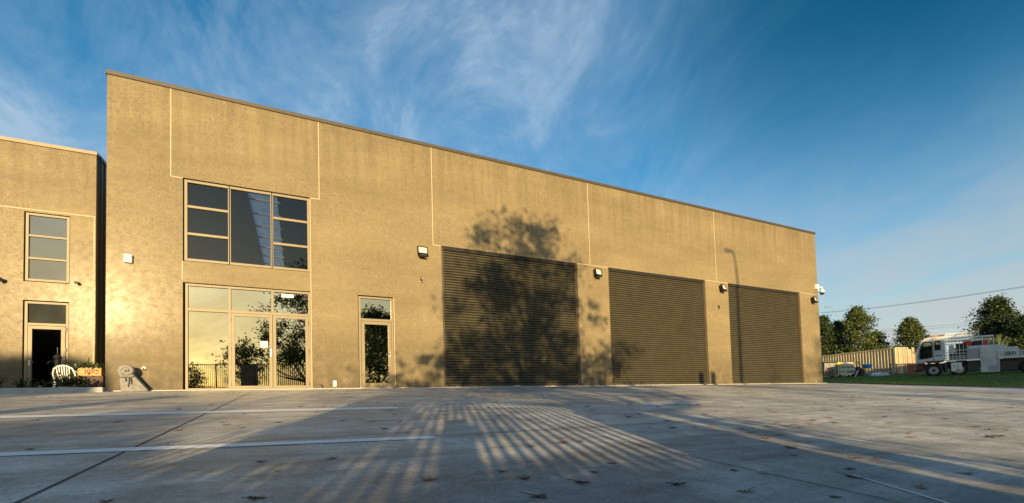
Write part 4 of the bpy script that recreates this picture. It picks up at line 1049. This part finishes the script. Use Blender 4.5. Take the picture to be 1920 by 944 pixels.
# big tree and small tree
pc = bk(fac(990, 600), -21)
tree('shade_tree', (pc.x, -21.6, zg(0, -21)), 12.0, 10.6, 'tall loose crowned tree at the roadside facing the widest shadowed door', 'roadside trees', nclump=270, nleaf=64, leaf=.18, crown0=.39, seed=41, shape='cone', trunk_r=.16, clr=.034, tp_=2.8)
pc = bk(fac(800, 690), -24)
tree('shade_tree', (pc.x, -24, zg(0, -24)), 6.3, 3.2, 'small roadside tree facing the glazed entrance', 'roadside trees', nclump=60, nleaf=60, leaf=.15, crown0=.40, seed=42, trunk_r=.07, clr=.08)
tree('shade_tree', (-3.4, -27, zg(0, -27)), 4.6, 4.0, 'low spreading tree by the road facing the left end of the entrance glazing', 'roadside trees', nclump=60, nleaf=60, leaf=.16, crown0=.2, seed=46, trunk_r=.07, clr=.08)
tree('shade_tree', (16.5, -62, zg(0, -60)), 17, 13, 'large distant tree across the road facing the narrow door', 'roadside trees', nclump=160, nleaf=50, leaf=.5, crown0=.2, seed=43, trunk_r=.3)
# railing fence with pickets
FX0, FX1 = -9.0, 6.0; FY = -17.2; FT = 2.3
f_ = empty('railing_fence', (FX0, FY, zg(0, FY)), 0, 'tall dark metal railing fence with thin upright bars along the roadside', 'fence')
ft = FT-zg(0, FY); m = MB(); m.box(0, FX1-FX0, -.02, .02, ft-.05, ft); m.box(0, FX1-FX0, -.02, .02, .12, .17); m.build('rail', M_black, f_)
m = MB(); x_ = 0.0
while x_ < FX1-FX0:
    thick = x_+FX0 > 1.9
    hw = .024 if thick else .010
    m.box(x_-hw, x_+hw, -.012, .012, .17, ft-.05); x_ += .115 if thick else .10
m.build('bars', M_black, f_)['kind'] = 'stuff'
for k in range(6):
    m = MB(); xx = k*(FX1-FX0)/5; m.box(xx-.035, xx+.035, -.035, .035, 0, ft+.02); m.build('post', M_black, f_)
# added hedges shaped to shade the slab: profile of solid height along X (world z)
def hedge(name, x0, x1, topf, Y, label, dens=2600, thick=.5, leaf=.07, seed=1, core=1.0):
    g = np.random.default_rng(seed); root = empty(name, (0, 0, 0), 0, label, 'hedge', 'added shade hedges')
    n = int(dens*(x1-x0)); X = g.uniform(x0, x1, n); tz = np.array([topf(a) for a in X]); z0 = zg(0, Y)
    Z = z0+(tz-z0)*np.sqrt(g.uniform(size=n))+g.normal(size=n)*.03; Yv = Y+g.uniform(-thick/2, thick/2, n)
    V, Q = leaf_quads(np.stack([X, Yv, Z], 1), leaf, .7); np_mesh('foliage', V, Q, M_leafd, root)
    m = MB(); N_ = max(2, int((x1-x0)/.2)); xs = rr_(x0, x1, N_)
    for i in range(N_):
        h_ = z0+(min(topf(xs[i]), topf(xs[i+1]))-.10-z0)*core
        if h_ > z0: m.box(xs[i], xs[i+1]-.002, Y-thick*.3, Y+thick*.3, z0, h_)
    m.build('shade_core', M_trunk, root); return root  # solid core that makes the added hedge block the sun
def prof(pts):
    def f(x):
        if x <= pts[0][0]: return pts[0][1]
        for (a, za), (b, zb) in zip(pts, pts[1:]):
            if x <= b: return za+(zb-za)*(x-a)/(b-a)
        return pts[-1][1]
    return f
# profiles are given in the plane Y=-20 for a 2.3 degree sun and lifted to this sun height below
def top_for(px, py):
    P = bk(hit(px, py), -20); return (P.x, P.z)
import json
hedge('hedge', -9, .85, prof([(-9, 1.1), (-3, 1.15), (-1.4, 1.12), (-.6, .95), (.0, 1.0), (.6, .82), (.85, .64)]), -20, 'added low clipped shade hedge under the railing fence', seed=2)
hedge('hedge', .87, 4.7, prof([(.87, .60), (1.5, .52), (1.95, .42), (2.1, .27), (2.7, .22), (3.2, .36), (3.8, .30), (4.5, .27), (4.7, .3)]), -20, 'added knee high clipped shade hedge in the gap beside the cabinet', seed=7)
hedge('hedge', 5.62, 6.75, prof([(5.6, 1.7), (6.0, 1.45), (6.3, 1.05), (6.75, .5)]), -20, 'added thin open shade hedge through which the low sun breaks', seed=33, thick=.8, dens=520, leaf=.11, core=.35)
hedge('hedge', 4.75, 5.6, prof([(4.75, .9), (5.1, 1.35), (5.6, 1.7)]), -20, 'added taller ragged shade hedge at the end of the railing fence', seed=3, thick=.8, dens=4200, leaf=.1)
hedge('hedge', 6.45, 16, lambda x: -.02-.55*sm((x-6.5)/1.3)+.05*math.sin(x*1.7)+.75*math.exp(-((x-9.4)/.5)**2), -20, 'added knee high shade hedge beyond the taller hedge', seed=5, dens=1200)
m = MB(); m.box(.95, 1.95, -20.95, -20.5, .66, 2.55); m.box(.9, 2.0, -20.97, -20.48, 2.552, 2.6)  # unseen box on legs, added to cast shade on the slab
m.box(1.0, 1.06, -20.9, -20.84, zg(0, -20), .658); m.box(1.84, 1.9, -20.9, -20.84, zg(0, -20), .658); m.box(1.0, 1.06, -20.6, -20.54, zg(0, -20), .658); m.box(1.84, 1.9, -20.6, -20.54, zg(0, -20), .658)
tag(m.build('shade_blocker', M_skip), 'added grey shade cabinet raised on four legs behind the railing', 'blocker')
pp = bk(hit(150, 760), -20.6)
m = MB(); m.box(pp.x-.22, pp.x+.22, -20.8, -20.4, zg(0, -20), pp.z+.55); m.box(pp.x-.27, pp.x+.27, -20.85, -20.35, pp.z+.552, pp.z+.62)
tag(m.build('gate_pillar', M_kerb), 'square concrete gate pillar in the railing fence', 'pillar')
pp = bk(hit(150, 779), -20.6)
m = MB(); m.tube([(pp.x, -20.6, zg(0, -20)), (pp.x, -20.6, 1.2)], .035, 8); m.box(pp.x-.2, pp.x+.2, -20.66, -20.64, 1.0, 1.25); tag(m.build('sign_post', M_galv), 'thin metal sign post beside the gate pillar', 'post')
pp = bk(hit(856, 787), -18.5)  # unseen post added to stand in for the photographer casting a shadow
m = MB(); m.lathe([(.14, zg(0, -18.5)), (.14, pp.z-.06), (.10, pp.z-.01), (.02, pp.z)], (pp.x, -18.5, 0), 16); tag(m.build('bollard', M_black), 'black post added behind the camera to cast the photographer shadow', 'bollard')
pp = [bk(fac(x_, 700), -22) for x_ in (1317, 1337)]
for i, p in enumerate(pp):
    zt_ = bk(fac(1317, 698), -22).z
    m = MB(); m.lathe([(.15, zg(0, -22)), (.15, zt_-.05), (.1, zt_)], (p.x, -22, 0), 14)
    tag(m.build('bollard', M_black), ['black roadside bollard facing the middle roller door, nearer the entrance', 'black roadside bollard facing the middle roller door, nearer the lamp'][i], 'bollard')
# tall hedge added to shade the foot of the walls, and a shrub
hedge('hedge', -18, -9.75, prof([(-18, 7.3), (-12.75, 7.2), (-12.5, 6.0), (-11.1, 6.0), (-10.9, 6.6), (-10.2, 6.4), (-9.75, 6.0)]), -30, 'added tall roadside shade hedge facing the neighbouring building', seed=25, dens=2600, thick=1.2, leaf=.2)
q = bk(fac(1450, 690), -24); root = empty('roadside_shrub', (q.x, -24, zg(0, -24)), 0, 'small roadside shrub facing the third roller door', 'shrub', 'roadside shrubs')
g = np.random.default_rng(77); hh = q.z-zg(0, -24); pts = g.normal(size=(1500, 3))*np.array([.35, .3, hh*.28])+np.array([0, 0, hh*.5]); pts = pts[pts[:, 2] > 0]
V, Q = leaf_quads(pts, .1, .7); np_mesh('foliage', V, Q, M_leafd, root); m = MB(); m.tube([(0, 0, 0), (.0, 0, hh*.8)], [.04, .01], 6); m.build('stem', M_trunk, root)

# ------------------------------------------------------------------ fallen leaves
def fallen_mesh(seed):
    r = random.Random(seed); V = []; Fq = []
    lobes = [(-150, .45), (-95, .62), (-48, .85), (0, 1.0), (48, .85), (95, .62), (150, .45)]
    pts = []
    for i, (a, l) in enumerate(lobes):
        l *= r.uniform(.85, 1.15); a0 = rad(a+90+r.uniform(-6, 6))
        for da, k in ((-13, .62), (-6, .82), (0, 1.0), (6, .80), (13, .6)): pts.append((a0+rad(da), l*k))
        if i < len(lobes)-1: pts.append((rad((a+lobes[i+1][0])/2+90), .26*r.uniform(.8, 1.2)))
    curl = r.uniform(.0, .6); tw = r.uniform(-.5, .5)
    def z(x, y): return .10*curl*(x*x+y*y)+.09*math.sin(5*x+seed)*math.cos(4*y)+tw*.25*x*y+.05
    for ang, q in pts: x, y = q*math.cos(ang), q*math.sin(ang); V.append((x, y, z(x, y)))
    n = len(V)
    for ang, q in pts: x, y = q*.45*math.cos(ang), q*.45*math.sin(ang); V.append((x, y, z(x, y)))
    V.append((0, 0, z(0, 0)))
    for i in range(n-1): Fq.append((i, i+1, n+i+1, n+i)); Fq.append((n+i, n+i+1, 2*n))
    # stem
    k = len(V); s_ = .03
    for t in (0, .5, 1): V += [(-s_*.6, -t*.8, .05+.12*t), (s_*.6, -t*.8, .05+.12*t), (0, -t*.8, .10+.12*t)]
    for i in (0, 3): Fq += [(k+i, k+i+1, k+i+4, k+i+3), (k+i+1, k+i+2, k+i+5, k+i+4), (k+i+2, k+i, k+i+3, k+i+5)]
    me = bpy.data.meshes.new('fallen_leaf'); me.from_pydata([tuple(c*.073 for c in v) for v in V], [], Fq); me.materials.append(M_fallen)
    for p in me.polygons: p.use_smooth = True
    return me
LM = [fallen_mesh(i) for i in range(7)]
PX = [(456,803),(699,790),(751,791),(486,866),(520,884),(625,860),(475,936),(804,902),(827,761),(608,763),(723,805),(522,793),(876,758),(861,746),(708,747),(707,756),(741,762),(733,770),
 (936,781),(1056,822),(1089,828),(1053,832),(1149,870),(1116,886),(1085,905),(982,898),(943,885),(1004,932),(995,838),(931,753),(914,765),(1100,762),(1111,769),(1124,758),(1184,769),(1231,779),(1263,803),(1216,801),(1266,909),
 (1386,741),(1457,794),(1471,799),(1439,801),(1389,805),(1410,811),(1465,817),(1437,823),(1495,828),(1518,831),(1485,840),(1490,854),(1602,861),(1644,860),(1591,881),(1594,894),(1725,916),(1429,888),(1375,882),(1402,922),(1562,933),(1817,889),
 (1704,813),(1750,813),(1833,814),(1854,820),(1875,819),(1889,807),(1660,782),(1641,790),(1516,796),(1494,786),(1557,784),(1558,750),(1578,763),(1545,770),(1463,753),(1773,786),(1723,778),(1750,767),(1707,821),(1705,750),
 (205,762),(55,843),(203,941),(95,746),(150,744),(62,746),(118,752),(240,742),(300,738),(330,741),(412,766),(395,760),(540,736),(620,735),(770,736),(1890,803),(1600,745),(1660,745),(1860,750),(1640,755)]
rl_ = random.Random(31)
def leaf_at(P, sc):
    o = bpy.data.objects.new('fallen_leaf', rl_.choice(LM)); col.objects.link(o)
    o.location = (P.x, P.y, zg(0, P.y)+.002); o.rotation_euler = (rl_.uniform(-.12, .12), rl_.uniform(-.12, .12), rl_.uniform(0, 6.28)); o.scale = (sc*rl_.uniform(.55, 1.05), sc*rl_.uniform(.8, 1.1), sc*rl_.uniform(.35, 1.1))
    tag(o, 'dry brown curled leaf lying on the grey concrete of the car park', 'leaf', 'fallen leaves on the concrete')
for p in PX:
    P = hit(*p); 
    if P.x < LOTX-.2 and P.y < -.3: leaf_at(P, rl_.uniform(.65, 1.1) if p[1] > 850 else rl_.uniform(.75, 1.25))
for i in range(120):
    while True:
        px = rl_.uniform(1150, 1915) if i < 85 else rl_.uniform(20, 1150); py = 724+rl_.random()**1.7*85
        P = hit(px, py)
        if P.x < LOTX-.3 and P.y < -.2: break
    leaf_at(P, rl_.uniform(.6, 1.2))

hedge('hedge', 30, 50, prof([(30, 7.2), (33, 7.9), (36.5, 8.2), (38.5, 8.2), (44, 8.2), (50, 8.0)]), -30, 'added tall shade hedge at the far roadside facing the parked truck', seed=15, dens=1500, thick=1.6, leaf=.34)  # unseen hedge added to put the truck and container foot in shade

for i in range(34):   # drift along the apron joint and the wall foot
    X_ = rl_.uniform(.3, 9.5); Y_ = -1.75+rl_.gauss(0, .07) if i % 3 else rl_.uniform(-.5, -.25)
    leaf_at(Vector((X_, Y_, 0)), rl_.uniform(.5, 1.0))
